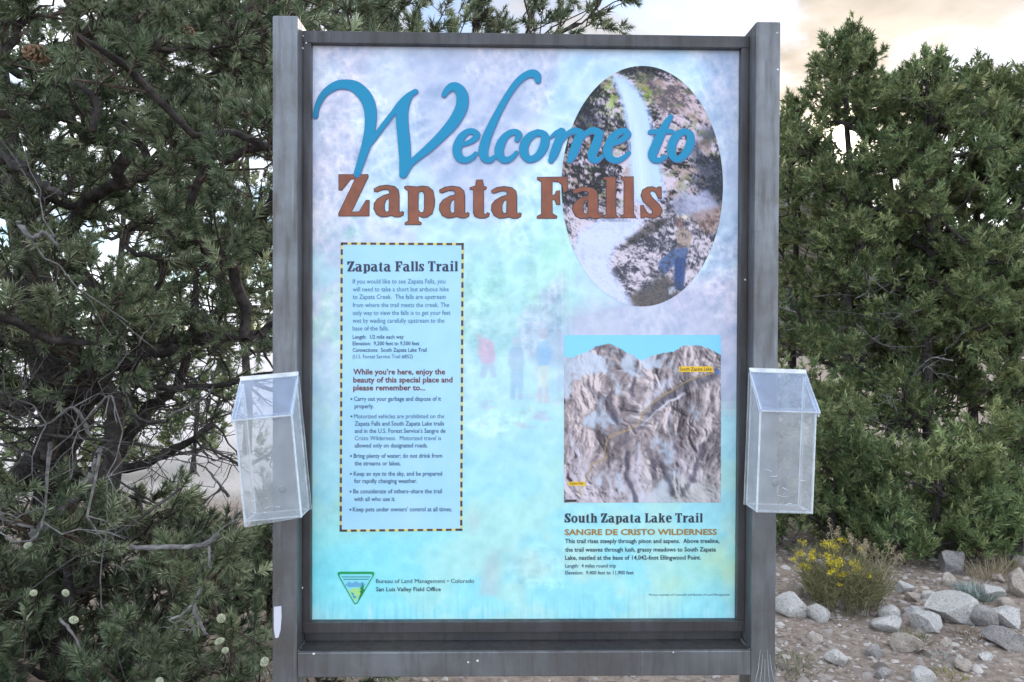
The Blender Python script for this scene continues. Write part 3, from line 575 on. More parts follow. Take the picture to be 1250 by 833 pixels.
# --- slab lettering: glyph outlines in units (cap height 450, baseline 0, y up)
def g4(pts, x0, base=568): return [(x - x0, base - y) for x, y in pts]
K6 = 8.929 / 7.353
def g6(pts, x0, base=492): return [((x - x0) * K6, (base - y) * K6) for x, y in pts]
GL = {
 'Z': [g4([(78, 118), (392, 118), (395, 140), (215, 525), (300, 525), (375, 400), (408, 400), (405, 568), (78, 568), (78, 540), (255, 165), (205, 165), (110, 285), (78, 285)], 78)],
 'a': [g4([(465, 300), (462, 275), (520, 245), (595, 235), (680, 248), (722, 285), (732, 340), (732, 510), (745, 535), (765, 520), (782, 530), (775, 560), (740, 578), (690, 578), (650, 562), (600, 575), (545, 578), (490, 550), (460, 490), (465, 430), (500, 385), (570, 345), (625, 330), (635, 305), (610, 280), (560, 280), (490, 305)], 460),
       g4([(625, 375), (590, 390), (570, 440), (572, 500), (590, 530), (625, 520)], 460)],
 'p': [g4([(795, 245), (830, 240), (930, 250), (985, 240), (1050, 248), (1100, 290), (1118, 380), (1115, 460), (1090, 540), (1040, 575), (990, 580), (940, 560), (940, 620), (975, 640), (970, 657), (800, 657), (800, 640), (835, 620), (835, 290), (795, 262)], 795),
       g4([(960, 295), (940, 320), (938, 500), (965, 530), (1000, 525), (1012, 480), (1012, 330), (995, 295)], 795)],
 't': [g4([(390, 262), (450, 245), (460, 180), (525, 178), (535, 245), (568, 258), (562, 278), (535, 285), (535, 540), (555, 560), (580, 535), (600, 545), (590, 575), (550, 592), (490, 592), (445, 575), (430, 540), (430, 285), (392, 278)], 390, 582)],
 'F': [g6([(80, 125), (345, 122), (352, 240), (315, 265), (300, 190), (270, 165), (212, 162), (212, 290), (240, 280), (250, 250), (280, 245), (282, 370), (250, 365), (240, 330), (212, 320), (212, 450), (255, 475), (250, 492), (78, 492), (80, 475), (118, 455), (118, 165), (82, 145)], 78)],
 'l': [g6([(672, 128), (780, 122), (782, 460), (800, 480), (800, 490), (670, 490), (670, 475), (698, 460), (698, 155), (672, 145)], 670)],
 's': [g6([(1190, 215), (1192, 315), (1165, 315), (1140, 260), (1110, 245), (1085, 265), (1105, 305), (1170, 370), (1198, 420), (1180, 470), (1130, 492), (1080, 488), (1050, 478), (1030, 490), (1008, 490), (1005, 380), (1030, 380), (1050, 430), (1080, 458), (1110, 455), (1115, 430), (1085, 390), (1030, 340), (1010, 290), (1025, 240), (1070, 215), (1110, 212), (1150, 225), (1170, 212)], 1005)],
 'T': [[(0, 450), (330, 450), (330, 330), (300, 330), (270, 410), (220, 410), (220, 40), (260, 25), (260, 0), (70, 0), (70, 25), (110, 40), (110, 410), (60, 410), (30, 330), (0, 330)]],
 'r': [[(0, 330), (130, 335), (150, 290), (190, 335), (250, 335), (250, 240), (200, 240), (150, 220), (145, 40), (185, 25), (185, 0), (0, 0), (0, 25), (40, 40), (40, 295), (0, 305)]],
 'i': [[(0, 330), (140, 335), (140, 40), (180, 25), (180, 0), (0, 0), (0, 25), (40, 40), (40, 295), (0, 305)]], 'dot': [[(45, 380), (140, 380), (140, 460), (45, 460)]],
 'o': [[(155 + 155 * math.cos(k * .3142), 165 + 175 * math.sin(k * .3142)) for k in range(20)], [(155 + 55 * math.cos(k * .3142), 165 + 125 * math.sin(k * .3142)) for k in range(20)]],
 'u': [[(0, 330), (135, 335), (135, 90), (165, 60), (205, 80), (205, 295), (175, 305), (175, 330), (310, 335), (310, 40), (340, 30), (340, 0), (215, 0), (205, 25), (150, -8), (70, 5), (40, 60), (40, 295), (0, 305)]],
 'h': [[(0, 450), (140, 455), (140, 300), (200, 340), (270, 325), (305, 270), (305, 40), (335, 25), (335, 0), (175, 0), (175, 25), (200, 40), (200, 260), (175, 280), (140, 250), (140, 40), (165, 25), (165, 0), (0, 0), (0, 25), (40, 40), (40, 415), (0, 425)]],
 'L': [[(0, 450), (180, 450), (180, 425), (150, 410), (150, 45), (220, 45), (260, 130), (290, 130), (285, 0), (0, 0), (0, 25), (40, 40), (40, 410), (0, 425)]],
 'k': [[(0, 450), (140, 455), (140, 200), (200, 295), (175, 310), (175, 335), (320, 335), (320, 310), (275, 295), (225, 220), (305, 40), (335, 25), (335, 0), (190, 0), (190, 20), (205, 35), (160, 150), (140, 125), (140, 40), (165, 25), (165, 0), (0, 0), (0, 25), (40, 40), (40, 415), (0, 425)]],
 'e': [[(290, 160), (290, 230), (260, 310), (190, 345), (100, 335), (30, 270), (10, 170), (30, 70), (100, 0), (200, -5), (280, 60), (260, 90), (200, 50), (150, 60), (120, 110), (115, 160)], [(115, 200), (195, 200), (190, 280), (160, 305), (130, 280)]],
}
GL['S'] = [[(x * 1.3, y * 1.34) for x, y in GL['s'][0]]]
def offset_loop(l, d):
    p = np.array(l, float); e = np.roll(p, -1, 0) - p; e /= np.linalg.norm(e, axis=1)[:, None] + 1e-9
    ar = 0.5 * np.sum(p[:, 0] * np.roll(p[:, 1], -1) - np.roll(p[:, 0], -1) * p[:, 1]); s = 1 if ar > 0 else -1
    nrm = s * np.c_[e[:, 1], -e[:, 0]]; nv = nrm + np.roll(nrm, 1, 0); nv /= np.maximum(np.linalg.norm(nv, axis=1)[:, None], 0.5); return (p + nv * d)
def glyph(ch, x, base, sx, sy, grow=0.0):
    loops = [offset_loop(l, grow if i == 0 else -grow) for i, l in enumerate(GL[ch])]
    pts, tri = tess([[(x + px * sx, base - py * sy) for px, py in l] for l in loops]); return [(pts, tri)]
# big title: (glyph, left x, baseline)
TITLE = [('Z', 413.7, 263.6), ('a', 456.5, 263.6), ('p', 494.0, 264.2), ('a', 536.5, 265.0), ('t', 573.7, 265.2), ('a', 600.0, 265.5), ('F', 655.6, 266.8), ('a', 699.0, 266.0), ('l', 736.1, 266.6), ('l', 757.8, 266.6), ('s', 781.7, 266.8)]
u = 1 / 8.929; a_ = []; b_ = []
for ch, x, y in TITLE: a_ += glyph(ch, x, y, u, u, 7.5); b_ += glyph(ch, x, y, u, u, -1.5)
MT_BROWN = M('title_brown'); vv_ = MT_BROWN.pos(); MT_BROWN.set(MT_BROWN.mix(MT_BROWN.rng(MT_BROWN.noise(vv_, 40, 4), 0.3, 0.7), tuple(lin((130, 80, 64))), tuple(lin((148, 92, 70)))), 0.4, 0, 0.3); MT_BROWN = MT_BROWN.m
layered('title_edge', a_, 4.2 * EPS, flat('title_edge', (66, 56, 70)), 0.0); layered('title_lettering', b_, 5.5 * EPS, MT_BROWN, 0.0)
def slab_line(text, x0, x1, base, cap, mat, name):
    adv = []; x = 0
    for ch in text:
        if ch == ' ': x += 150; continue
        adv.append((ch, x)); x += max(p[0] for p in GL[ch][0]) + 26
    sx = (x1 - x0) / (x - 26); sy = cap / 450.0; out = []
    for ch, xx in adv:
        out += glyph(ch, x0 + xx * sx, base, sx, sy)
        if ch == 'i': out += glyph('dot', x0 + xx * sx, base, sx, sy)
    return layered(name, out, 4 * EPS, mat, 0.0)
MT_SLATE = flat('print_slate', (54, 62, 82)); MT_INK = flat('print_ink', (66, 92, 118)); MT_INKD = flat('print_ink_dark', (52, 66, 84)); MT_BRT = flat('print_brown', (116, 60, 46)); MT_GOLD = flat('print_gold', (164, 124, 52)); MT_INKF = flat('print_ink_faded', (92, 134, 160))
slab_line('Zapata Falls Trail', 424, 559, 331.3, 12.3, MT_SLATE, 'slab_heading'); slab_line('South Zapata Lake Trail', 689.2, 858, 638.2, 11.3, MT_SLATE, 'slab_heading')

# --- small print from the built-in typeface, fitted line by line
def text_line(s, x0, x1, base, cap, mat, bold=0.0, name='text_line', off=4 * EPS):
    cu = bpy.data.curves.new('text', 'FONT'); cu.body = s; cu.size = 1.0; cu.resolution_u = 2; cu.offset = 0.0 if ('M' in s or '#' in s) else bold
    o = bpy.data.objects.new('text', cu); COL.objects.link(o); bpy.context.view_layer.update()
    me = bpy.data.meshes.new_from_object(o.evaluated_get(bpy.context.evaluated_depsgraph_get())); bpy.data.objects.remove(o); bpy.data.curves.remove(cu)
    n = len(me.vertices); co = np.empty(n * 3, np.float32); me.vertices.foreach_get('co', co); co = co.reshape(-1, 3)
    w0, w1 = co[:, 0].min(), co[:, 0].max(); sx = (x1 - x0) / (w1 - w0)
    q = P3(np.c_[x0 + (co[:, 0] - w0) * sx, base - co[:, 1] * cap / 0.70], off); me.vertices.foreach_set('co', q.astype(np.float32).ravel())
    me.materials.clear(); me.update(); me.name = name
    return link(name, me, mat, panel)
for s, x1, b in (('If you would like to see Zapata Falls, you', 543.7, 346.1), ('will need to take a short but arduous hike', 547.8, 355.7), ('to Zapata Creek.  The falls are upstream', 544, 365), ('from where the trail meets the creek. The', 548.3, 374.9), ('only way to view the falls is to get your feet', 550, 384.5), ('wet by wading carefully upstream to the', 542.6, 394), ('base of the falls.', 474.8, 403.4)):
    text_line(s, 430.5, x1, b, 5.7, MT_INKF, 0.006)
for s, x1, b in (('Length:  1/2 mile each way', 493, 413.4), ('Elevation:  9,200 feet to 9,500 feet', 512, 421.4), ('Connections:  South Zapata Lake Trail', 521, 429.4), ('(U.S. Forest Service Trail #852)', 504, 437.4)): text_line(s, 430.5, x1, b, 4.7, MT_INK, 0.012)
for s, x1, b in (('While you\u2019re here, enjoy the', 543.5, 457), ('beauty of this special place and', 552.5, 466.8), ('please remember to...', 519.3, 476.4)): text_line(s, 431.3, x1, b, 6.8, MT_BRT, 0.022, 'call_to_visitors')
for s, x0, x1, b in (('Carry out your garbage and dispose of it', 432.3, 538.5, 489.3), ('properly.', 433, 456.5, 498.2), ('Motorized vehicles are prohibited on the', 432.3, 542.3, 510.6), ('Zapata Falls and South Zapata Lake trails', 433.2, 542.3, 519.5), ('and in the U.S. Forest Service\u2019s Sangre de', 433.2, 543.9, 528.4), ('Cristo Wilderness.  Motorized travel is', 433.2, 538.5, 537.3), ('allowed only on designated roads.', 433.2, 522.4, 546.2), ('Bring plenty of water; do not drink from', 432, 540, 558.8), ('the streams or lakes.', 433, 489.4, 568), ('Keep an eye to the sky, and be prepared', 432, 540, 580.6), ('for rapidly changing weather.', 432.6, 509.5, 589.5), ('Be considerate of others\u2013share the trail', 431.5, 539.7, 602.1), ('with all who use it.', 432.4, 483, 611.5), ('Keep pets under owners\u2019 control at all times.', 431, 552, 624.1)): text_line(s, x0, x1, b, 5.4, MT_INK, 0.010)
for x, b in ((429.2, 487), (429.2, 508.2), (428.8, 556.5), (428.6, 578.3), (428.2, 599.9), (428, 621.9)):
    flat_mesh('bullet', [(np.array(ellipse(x, b, 1.2, 1.2, 10)), [(0, i + 1, i) for i in range(1, 9)])], 4 * EPS, MT_INK)
text_line('SANGRE DE CRISTO WILDERNESS', 689.4, 875.2, 653.2, 7.0, MT_GOLD, 0.026, 'wilderness_heading')
for s, x1, b, c_ in (('This trail rises steeply through pinon and aspens.  Above treeline,', 878.3, 663.2, 5.3), ('the trail weaves through lush, grassy meadows to South Zapata', 873.9, 673.6, 5.3), ('Lake, nestled at the base of 14,042-foot Ellingwood Point.', 855.7, 683.5, 5.3)): text_line(s, 690, x1, b, c_, MT_INKD, 0.016)
text_line('Length:  4 miles round trip', 690, 752, 693, 4.5, MT_INK, 0.010); text_line('Elevation:  9,400 feet to 11,900 feet', 690, 773.7, 701.4, 4.5, MT_INK, 0.012)
text_line('Photos courtesy of Colorado and Bureau of Land Management', 792.3, 891, 727.5, 2.6, MT_INK, 0.008, 'photo_credit')
text_line('Bureau of Land Management \u2022 Colorado', 459.4, 578.9, 711.5, 5.0, MT_INKD, 0.016, 'agency_lettering'); text_line('San Luis Valley Field Office', 459.4, 538.4, 721.5, 5.0, MT_INKD, 0.012, 'agency_lettering')
# labels on the relief picture
MT_LBL = flat('label_yellow', (238, 196, 60))
for (x0, y0, x1, y1, s) in ((828.8, 447.8, 869.5, 454.6, 'South Zapata Lake'), (694, 588.2, 713, 593.2, 'Zapata Falls')):
    flat_mesh('map_label', [(np.array([(x0, y0), (x1, y0), (x1 + 2.5, y1 + 1.2), (x1 - 1, y1), (x0, y1)]), [(0, 4, 3), (0, 3, 1), (1, 3, 2)])], 3.5 * EPS, MT_LBL)
    text_line(s, x0 + 1, x1 - 1, y1 - 1.7, (y1 - y0) * 0.58, flat('label_ink', (90, 66, 30)), 0.01, 'map_label_lettering', 4.5 * EPS)
flat_mesh('map_scale', [(np.array([(690, 610), (704, 610), (704, 613), (690, 613)]), [(0, 3, 2), (0, 2, 1)])], 3.5 * EPS, flat('map_scale', (60, 60, 66)))
# agency emblem: rounded green triangle with peaks, river and a conifer
def rtri(a, r, n=7):
    a = [np.array(p, float) for p in a]; out = []
    for i in range(3):
        p, q, s = a[i - 1], a[i], a[(i + 1) % 3]; d0 = (p - q) / np.linalg.norm(p - q); d1 = (s - q) / np.linalg.norm(s - q)
        A_, B_ = q + d0 * r, q + d1 * r
        for t in np.linspace(0, 1, n): out.append((1 - t) ** 2 * A_ + 2 * t * (1 - t) * q + t * t * B_)
    return np.array(out)
def poly(name, pts, off, col): 
    pts, tri = tess([list(map(tuple, pts))]); return flat_mesh(name, [(pts, tri)], off, flat(name, col))
tri_ = [(410.5, 697.6), (459.3, 697.6), (434.6, 740.2)]
poly('emblem', rtri(tri_, 6), 4 * EPS, (26, 158, 92)); 
poly('emblem_field', rtri([(413.6, 700.6), (456.2, 700.6), (434.6, 737.6)], 4), 5 * EPS, (132, 220, 232))
for yb, x0, x1 in ((703.4, 417.5, 452.5), (706.2, 419.5, 450.6)): poly('emblem_band', [(x0, yb), (x1, yb), (x1, yb + 1.0), (x0, yb + 1.0)], 6 * EPS, (40, 128, 132))
poly('emblem_peaks', [(421.5, 713.5), (427, 709.6), (430, 711.6), (435, 709), (439, 711.4), (443, 710.4), (447, 713), (443, 716), (426, 716.4)], 6 * EPS, (104, 172, 214))
poly('emblem_hill', [(426, 721), (433, 717), (440, 718.4), (443, 716), (445, 718), (437, 730), (434, 734), (431, 730)], 6 * EPS, (168, 222, 140))
poly('emblem_river', [(428.6, 722), (433, 724.4), (431.6, 726.4), (436, 728), (433, 730.6), (430.6, 726.6)], 7 * EPS, (44, 158, 214))
poly('emblem_conifer', [(442.6, 709.4), (443.6, 714), (445.4, 716.4), (443.8, 717), (446, 720.6), (444, 721.4), (441.6, 727), (437.6, 731.6), (440.6, 724), (439.4, 721.4), (441, 720.6), (440, 717), (441.4, 716.2), (442, 714)], 7 * EPS, (24, 140, 70))

# ------------------------------------------------------------------ clear brochure boxes
def acrylic(name, haze, tint, gr=0.16, ior=1.42):
    m = M(name); v = m.coord('Object'); n = m.noise(v, 26, 6, 0.65); sc_ = m.noise(m.coord('Object', (90, 90, 7)), 2, 4)
    hz_ = m.math('ADD', m.rng(n, 0.35, 0.75, haze * 0.72, haze * 1.35), m.rng(sc_, 0.62, 0.8, 0.0, 0.10))
    tp = m.n('ShaderNodeBsdfTransparent'); tp.inputs[0].default_value = (0.96, 0.975, 0.99, 1)
    df = m.n('ShaderNodeBsdfDiffuse'); df.inputs[0].default_value = (*tint, 1); tl = m.n('ShaderNodeBsdfTranslucent'); tl.inputs[0].default_value = (*tint, 1)
    ms = m.n('ShaderNodeMixShader'); ms.inputs[0].default_value = 0.45; m.put(ms.inputs[1], df.outputs[0]); m.put(ms.inputs[2], tl.outputs[0])
    a = m.n('ShaderNodeMixShader'); m.put(a.inputs[0], hz_); m.put(a.inputs[1], tp.outputs[0]); m.put(a.inputs[2], ms.outputs[0])
    gl = m.n('ShaderNodeBsdfGlossy'); gl.inputs[1].default_value = gr; fr_ = m.n('ShaderNodeFresnel'); fr_.inputs[0].default_value = ior; ge_ = m.n('ShaderNodeNewGeometry'); fo_ = m.math('MULTIPLY', fr_.outputs[0], m.math('SUBTRACT', 1.0, ge_.outputs['Backfacing']))
    b = m.n('ShaderNodeMixShader'); m.put(b.inputs[0], fo_); m.put(b.inputs[1], a.outputs[0]); m.put(b.inputs[2], gl.outputs[0])
    m.put(m.out.inputs[0], b.outputs[0]); return m.m
MT_ACR = acrylic('scuffed_acrylic', 0.205, (0.86, 0.88, 0.90)); MT_LID = acrylic('lid_acrylic', 0.22, (0.62, 0.74, 0.98), 0.3, 1.3); MT_FLOOR = acrylic('floor_acrylic', 0.16, (0.8, 0.86, 0.95), 0.42); MT_EDGE = acrylic('acrylic_edge', 0.80, (0.93, 0.97, 1.0))  # edge-lit brightness of the sheets is put into the whiter acrylic_edge tint
def slab(name, a, b, c, d, th, mat, parent):                   # sheet a-b-c-d with its thickness, pushed along the normal
    q = [Vector(p) for p in (a, b, c, d)]; n = (q[1] - q[0]).cross(q[3] - q[0]).normalized() * th
    v = q + [p + n for p in q]; f = [(0, 1, 2, 3), (7, 6, 5, 4)] + [((i + 1) % 4, i, i + 4, (i + 1) % 4 + 4) for i in range(4)]
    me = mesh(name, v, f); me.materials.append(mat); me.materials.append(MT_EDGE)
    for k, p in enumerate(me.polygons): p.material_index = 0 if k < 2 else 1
    o = bpy.data.objects.new(name, me); COL.objects.link(o); o.parent = parent; return o
def brochure_box(label, x, z, tilt, warp):
    # origin: middle of the back sheet on the post
    w, h, d = 0.112, 0.276, 0.066; r = thing('brochure_box', label, 'brochure holder', (x, -0.0552, Z0 + z), 'clear brochure holders on the sign posts', (0, R(tilt), 0))
    hb, ht = -h / 2, h / 2; th = 0.0028; zf = ht - 0.066
    slab('back_sheet', (-w / 2 - 0.004, 0, hb), (w / 2 + 0.004, 0, hb), (w / 2 + 0.004, 0, ht), (-w / 2 - 0.004, 0, ht), th, MT_ACR, r)
    slab('front_sheet', (-w / 2, -d - 0.003 * warp, hb - 0.008 * warp), (w / 2, -d, hb), (w / 2, -d, zf), (-w / 2, -d, zf), th, MT_ACR, r)
    for s in (-1, 1):
        pts = [(s * w / 2, -0.003, hb), (s * w / 2, -d, hb - (0.008 * warp if s < 0 else 0)), (s * w / 2, -d, zf), (s * w / 2, -0.003, ht - 0.004)]
        if s < 0: pts = pts[::-1]
        slab('side_sheet', *pts, th, MT_ACR, r)
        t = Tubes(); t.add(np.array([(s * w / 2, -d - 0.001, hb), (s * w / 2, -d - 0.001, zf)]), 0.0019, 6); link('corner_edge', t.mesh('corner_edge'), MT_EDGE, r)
    slab('floor_sheet', (-w / 2, -0.003, hb + 0.001), (-w / 2, -d, hb + 0.001), (w / 2, -d, hb + 0.001), (w / 2, -0.003, hb + 0.001), th, MT_FLOOR, r)
    lw = 0.0595
    lid = slab('lid', (-lw, -d - 0.013, ht - 0.072), (lw, -d - 0.013, ht - 0.072), (lw, -0.006, ht + 0.001), (-lw, -0.006, ht + 0.001), th, MT_LID, r)
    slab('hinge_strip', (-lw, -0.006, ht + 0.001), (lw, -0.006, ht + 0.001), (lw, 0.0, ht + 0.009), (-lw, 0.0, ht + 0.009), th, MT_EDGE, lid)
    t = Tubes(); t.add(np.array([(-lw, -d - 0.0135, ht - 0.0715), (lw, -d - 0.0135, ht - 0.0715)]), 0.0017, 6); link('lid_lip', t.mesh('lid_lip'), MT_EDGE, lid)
    for s in (-1, 1): slab('lid_flange', *([(s * lw, -d - 0.013, ht - 0.072), (s * lw, -0.006, ht + 0.001), (s * lw, -0.006, ht - 0.008), (s * lw, -d - 0.010, ht - 0.080)][::s]), 0.002, MT_LID, lid)
    for zz_ in (0.06, -0.09):                                  # screws through the back sheet
        bm = bmesh.new(); bmesh.ops.create_cone(bm, cap_ends=True, segments=14, radius1=0.0085, radius2=0.0045, depth=0.003, matrix=Matrix.Translation((0.004, -0.0045, zz_)) @ Matrix.Rotation(R(90), 4, 'X'))
        me = bpy.data.meshes.new('screw'); bm.to_mesh(me); bm.free(); link('screw', me, MT_POST, r)
    # scuffs on the front sheet
    for k in range(6):
        t = Tubes(); x0 = random.uniform(-.045, .04); z0 = random.uniform(hb + .015, hb + .09); t.add(wobble((x0, -d - 0.0031, z0), (x0 + random.uniform(.006, .02), -d - 0.0031, z0 + random.uniform(-.004, .004)), 5, 0.08), 0.0005, 4)
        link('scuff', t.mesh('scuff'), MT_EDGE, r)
    return r
brochure_box('clear plastic brochure box hanging crooked on the post with the bare paint patch', -0.5170, -0.2310, -5.4, 1.0)
brochure_box('clear plastic brochure box mounted upright on the post beside the rocky ground', 0.5200, -0.2170, 1.7, 0.0)

# ------------------------------------------------------------------ pines
def spray_template(seed, n, L, ln, w):        # one brush of needles round the end of a twig, tip at the origin
    r = np.random.default_rng(seed)
    z = L * r.random(n) ** 0.75; az = r.random(n) * 2 * math.pi
    tilt = np.radians(np.clip(62 - 40 * (z / L) ** 1.5 + r.normal(size=n) * 9, 4, 95))
    d = np.c_[np.sin(tilt) * np.cos(az), np.sin(tilt) * np.sin(az), np.cos(tilt)]
    tg = np.cross(d, r.normal(size=(n, 3))); tg /= np.linalg.norm(tg, axis=1)[:, None]
    b = np.c_[np.zeros((n, 2)), z - L]; l = ln * (0.75 + 0.4 * r.random(n))
    v = np.stack([b + tg * w / 2, b - tg * w / 2, b + d * l[:, None]], 1)
    tint = np.repeat(r.random(n)[:, None], 3, 1); tint[:, 2] += 0.12
    return v.reshape(-1, 3), tint.ravel()
def basis(d):
    d = d / np.linalg.norm(d, axis=1)[:, None]; a = np.cross(d, np.array([0.3, 0.9, 0.2])); a /= np.linalg.norm(a, axis=1)[:, None] + 1e-9
    return np.stack([a, np.cross(d, a), d], 2)               # columns
NEAR = [spray_template(100 + k, 90, 0.050, 0.030, 0.0037) for k in range(8)]
MID = [spray_template(200 + k, 38, 0.056, 0.037, 0.0062) for k in range(6)]
FAR = [spray_template(300 + k, 18, 0.062, 0.040, 0.0102) for k in range(6)]
def crown_mesh(name, tips, dirs, scale, tmpl, r, base0, young=0.07):
    V = []; T = []
    B = basis(dirs); base = 0.62 * r.random(len(tips)) - 0.26 + (r.random(len(tips)) < young) * 0.4
    dist = np.linalg.norm(tips + base0 - CAM, axis=1); sets = [(tmpl, np.ones(len(tips), bool))] if tmpl is not NEAR else [(NEAR, dist < 3.0), (MID, dist >= 3.0)]
    for tm, sel in sets:
        k = r.integers(len(tm), size=len(tips))
        for j, (tv, tt) in enumerate(tm):
            s = np.where((k == j) & sel)[0]
            if not len(s): continue
            v = np.einsum('nij,mj->nmi', B[s], tv) * scale[s, None, None] + tips[s, None]
            V.append(v.reshape(-1, 3)); T.append((tt[None] * 0.5 + 0.2 + base[s, None]).ravel())
    V = np.concatenate(V); return tri_mesh(name, V, np.arange(len(V)).reshape(-1, 3), attr=np.clip(np.concatenate(T), 0, 1))
def pine(label, base, trunk, clusters, tmpl, nmat, seed, group=None, per=30, parts=0, size=1.0, name='pine_tree', out_bias=0.5, keep=None, cones=0, trunk_r=0.09, br_r=0.022, cat='tree'):
    r = np.random.default_rng(seed)
    base = np.array(base, float); root = thing(name, label, cat, tuple(base), group)
    trunk = np.array(trunk, float); tl = len(trunk)
    t = Tubes(); t.add(trunk - base, np.linspace(trunk_r, trunk_r * 0.25, tl) * (1 + 0.15 * r.normal(size=tl)), 10); link('trunk', t.mesh('trunk'), MT_BARK, root)
    tw = Tubes(); TI = []; DI = []; SCL = []
    # grow limbs: every cluster joins the nearest point of the limbs already there, thickness follows the load
    nodes = [p for p in trunk]; par = [-1] + list(range(tl - 1)); own = list(range(tl))
    axd = lambda c: np.min(np.hypot(*(trunk[:, :2] - c[:2]).T)) + 0.25 * abs(c[2] - trunk[:, 2].mean())
    order = sorted(range(len(clusters)), key=lambda i: axd(np.array(clusters[i][0]))); paths = {}
    for ci in order:
        c = np.array(clusters[ci][0]); A_ = np.array(nodes); dd = np.linalg.norm(A_ - c, axis=1) + np.maximum(0, A_[:, 2] - c[2] + 0.10) * 1.2; dd[:1] += 9
        k = int(np.argmin(dd)); bp = wobble(nodes[k], c, 6, 0.07, -0.05, r); ids = [k]
        for q in bp[1:]: nodes.append(q); par.append(ids[-1]); ids.append(len(nodes) - 1)
        paths[ci] = ids
    load = np.zeros(len(nodes))
    for ci, ids in paths.items():
        k = ids[-1]
        while k >= 0: load[k] += 1; k = par[k]
    for ci, (c, rad) in enumerate(clusters):
        c = np.array(c); ids = paths[ci]; bp = np.array([nodes[i] for i in ids]); rr_ = 0.0055 + br_r * 0.30 * np.sqrt(np.maximum(load[ids] - 1, 0)); rr_[0] = min(rr_[0], rr_[1] * 1.3)
        t = Tubes(); t.add(bp - base, rr_, 6); link('branch', t.mesh('branch'), MT_BARK, root); k = ids[0]
        k = int(np.argmin(np.abs(trunk[:, 2] - c[2])))
        out = c - np.array([trunk[k][0], trunk[k][1], c[2] - 0.25]); out /= np.linalg.norm(out) + 1e-6
        n = max(3, int(per / 7.0 * (rad / 0.28) ** 2)); u = r.normal(size=(n, 3)); u /= np.linalg.norm(u, axis=1)[:, None]; u += out * out_bias + np.array([0, 0, 0.3]); u /= np.linalg.norm(u, axis=1)[:, None]
        hub = c + u * rad * (0.30 + 0.65 * r.random((n, 1)) ** 0.7); ax = u * 0.8 + out * 0.35 + np.array([0, 0, 0.4]) + 0.3 * r.normal(size=(n, 3)); ax /= np.linalg.norm(ax, axis=1)[:, None]
        for i in range(n):                                     # a spray: short twig carrying a fan of tufts
            k_ = r.integers(6, 9); d = ax[i] + 0.55 * r.normal(size=(k_, 3)); d[0] = ax[i]; d /= np.linalg.norm(d, axis=1)[:, None]
            st = hub[i] - ax[i] * size * (0.11 * r.random((k_, 1))); st[0] = hub[i]
            tip = st + d * (0.045 + 0.05 * r.random((k_, 1))) * size; sc_ = size * (0.85 + 0.45 * r.random(k_))
            if keep is not None:
                ok = keep(tip); tip, d, sc_, st = tip[ok], d[ok], sc_[ok], st[ok]
            if not len(tip): continue
            TI.append(tip); DI.append(d); SCL.append(sc_)
            b0 = bp[r.integers(3, 6)]; h0 = hub[i] - ax[i] * 0.13 * size
            if tmpl is not FAR or i % 2: tw.add(np.array([b0, (b0 + h0) / 2 + 0.02 * r.normal(size=3), h0, hub[i]]) - base, [0.006, 0.005, 0.004, 0.0025], 3)
            for j in range(len(tip) if tmpl is NEAR else 0): tw.add(np.array([st[j], tip[j] - d[j] * 0.015]) - base, [0.0028, 0.0016], 3)
    TI = np.concatenate(TI); DI = np.concatenate(DI); SCL = np.concatenate(SCL)
    o = link('twigs', tw.mesh('twigs'), MT_TWIG, root); o["kind"] = 'stuff'
    rest = np.ones(len(TI), bool)
    if parts:
        q = (TI - CAM) @ RW.T; px = 625 + F * q[:, 0] / q[:, 1]; py = 416.5 - F * q[:, 2] / q[:, 1]
        vis = (px > -10) & (px < 1260) & (py > -10) & (py < 843) & ~((px > 335) & (px < 950) & (py > 45)); s = np.where(vis)[0]; s = s[np.argsort(q[s, 1])][:parts]; rest[s] = False
        B = basis(DI); tm = []
        for j, (tv, tt) in enumerate(tmpl): tm.append(tri_mesh('needle_tuft', tv, np.arange(len(tv)).reshape(-1, 3), attr=np.clip(tt * 0.6 + 0.2, 0, 1)))
        for me in tm: me.materials.append(nmat)
        for i in s:
            o = bpy.data.objects.new('needle_tuft', tm[r.integers(len(tm))]); COL.objects.link(o); o.parent = root
            Mx = Matrix(B[i].tolist()).to_4x4(); o.matrix_local = Matrix.Translation(Vector(TI[i] - base)) @ Mx @ Matrix.Diagonal((SCL[i],) * 3 + (1,))
    o = link('crown', crown_mesh('crown', TI[rest] - base, DI[rest], SCL[rest], tmpl, r, base), nmat, root); o["kind"] = 'stuff'
    if cones:
        bm = bmesh.new()
        for k in range(26):                                    # overlapping scales round an egg-shaped core
            a = k * 2.4; h = k / 26.0; rad = 0.016 * math.sin(math.pi * (0.12 + 0.8 * h)); mt = Matrix.Translation((rad * math.cos(a), rad * math.sin(a), 0.036 * h - 0.018)) @ Matrix.Rotation(a, 4, 'Z') @ Matrix.Rotation(R(50), 4, 'Y') @ Matrix.Diagonal((0.0062, 0.0075, 0.0028, 1)); bmesh.ops.create_icosphere(bm, subdivisions=1, radius=1, matrix=mt)
        me = bpy.data.meshes.new('cone'); bm.to_mesh(me); bm.free(); me.materials.append(MT_CONE)
        q = (TI - CAM) @ RW.T; s = np.argsort(q[:, 1])[:cones * 14]; s = r.choice(s, cones, replace=False)
        for i in s:
            o = bpy.data.objects.new('cone', me); COL.objects.link(o); o.parent = root; o.location = Vector(TI[i] - base - DI[i] * 0.03); o.rotation_euler = (r.random() * 3, r.random() * 3, r.random() * 6); o.scale = (0.9 + 0.3 * r.random(),) * 3
    return root

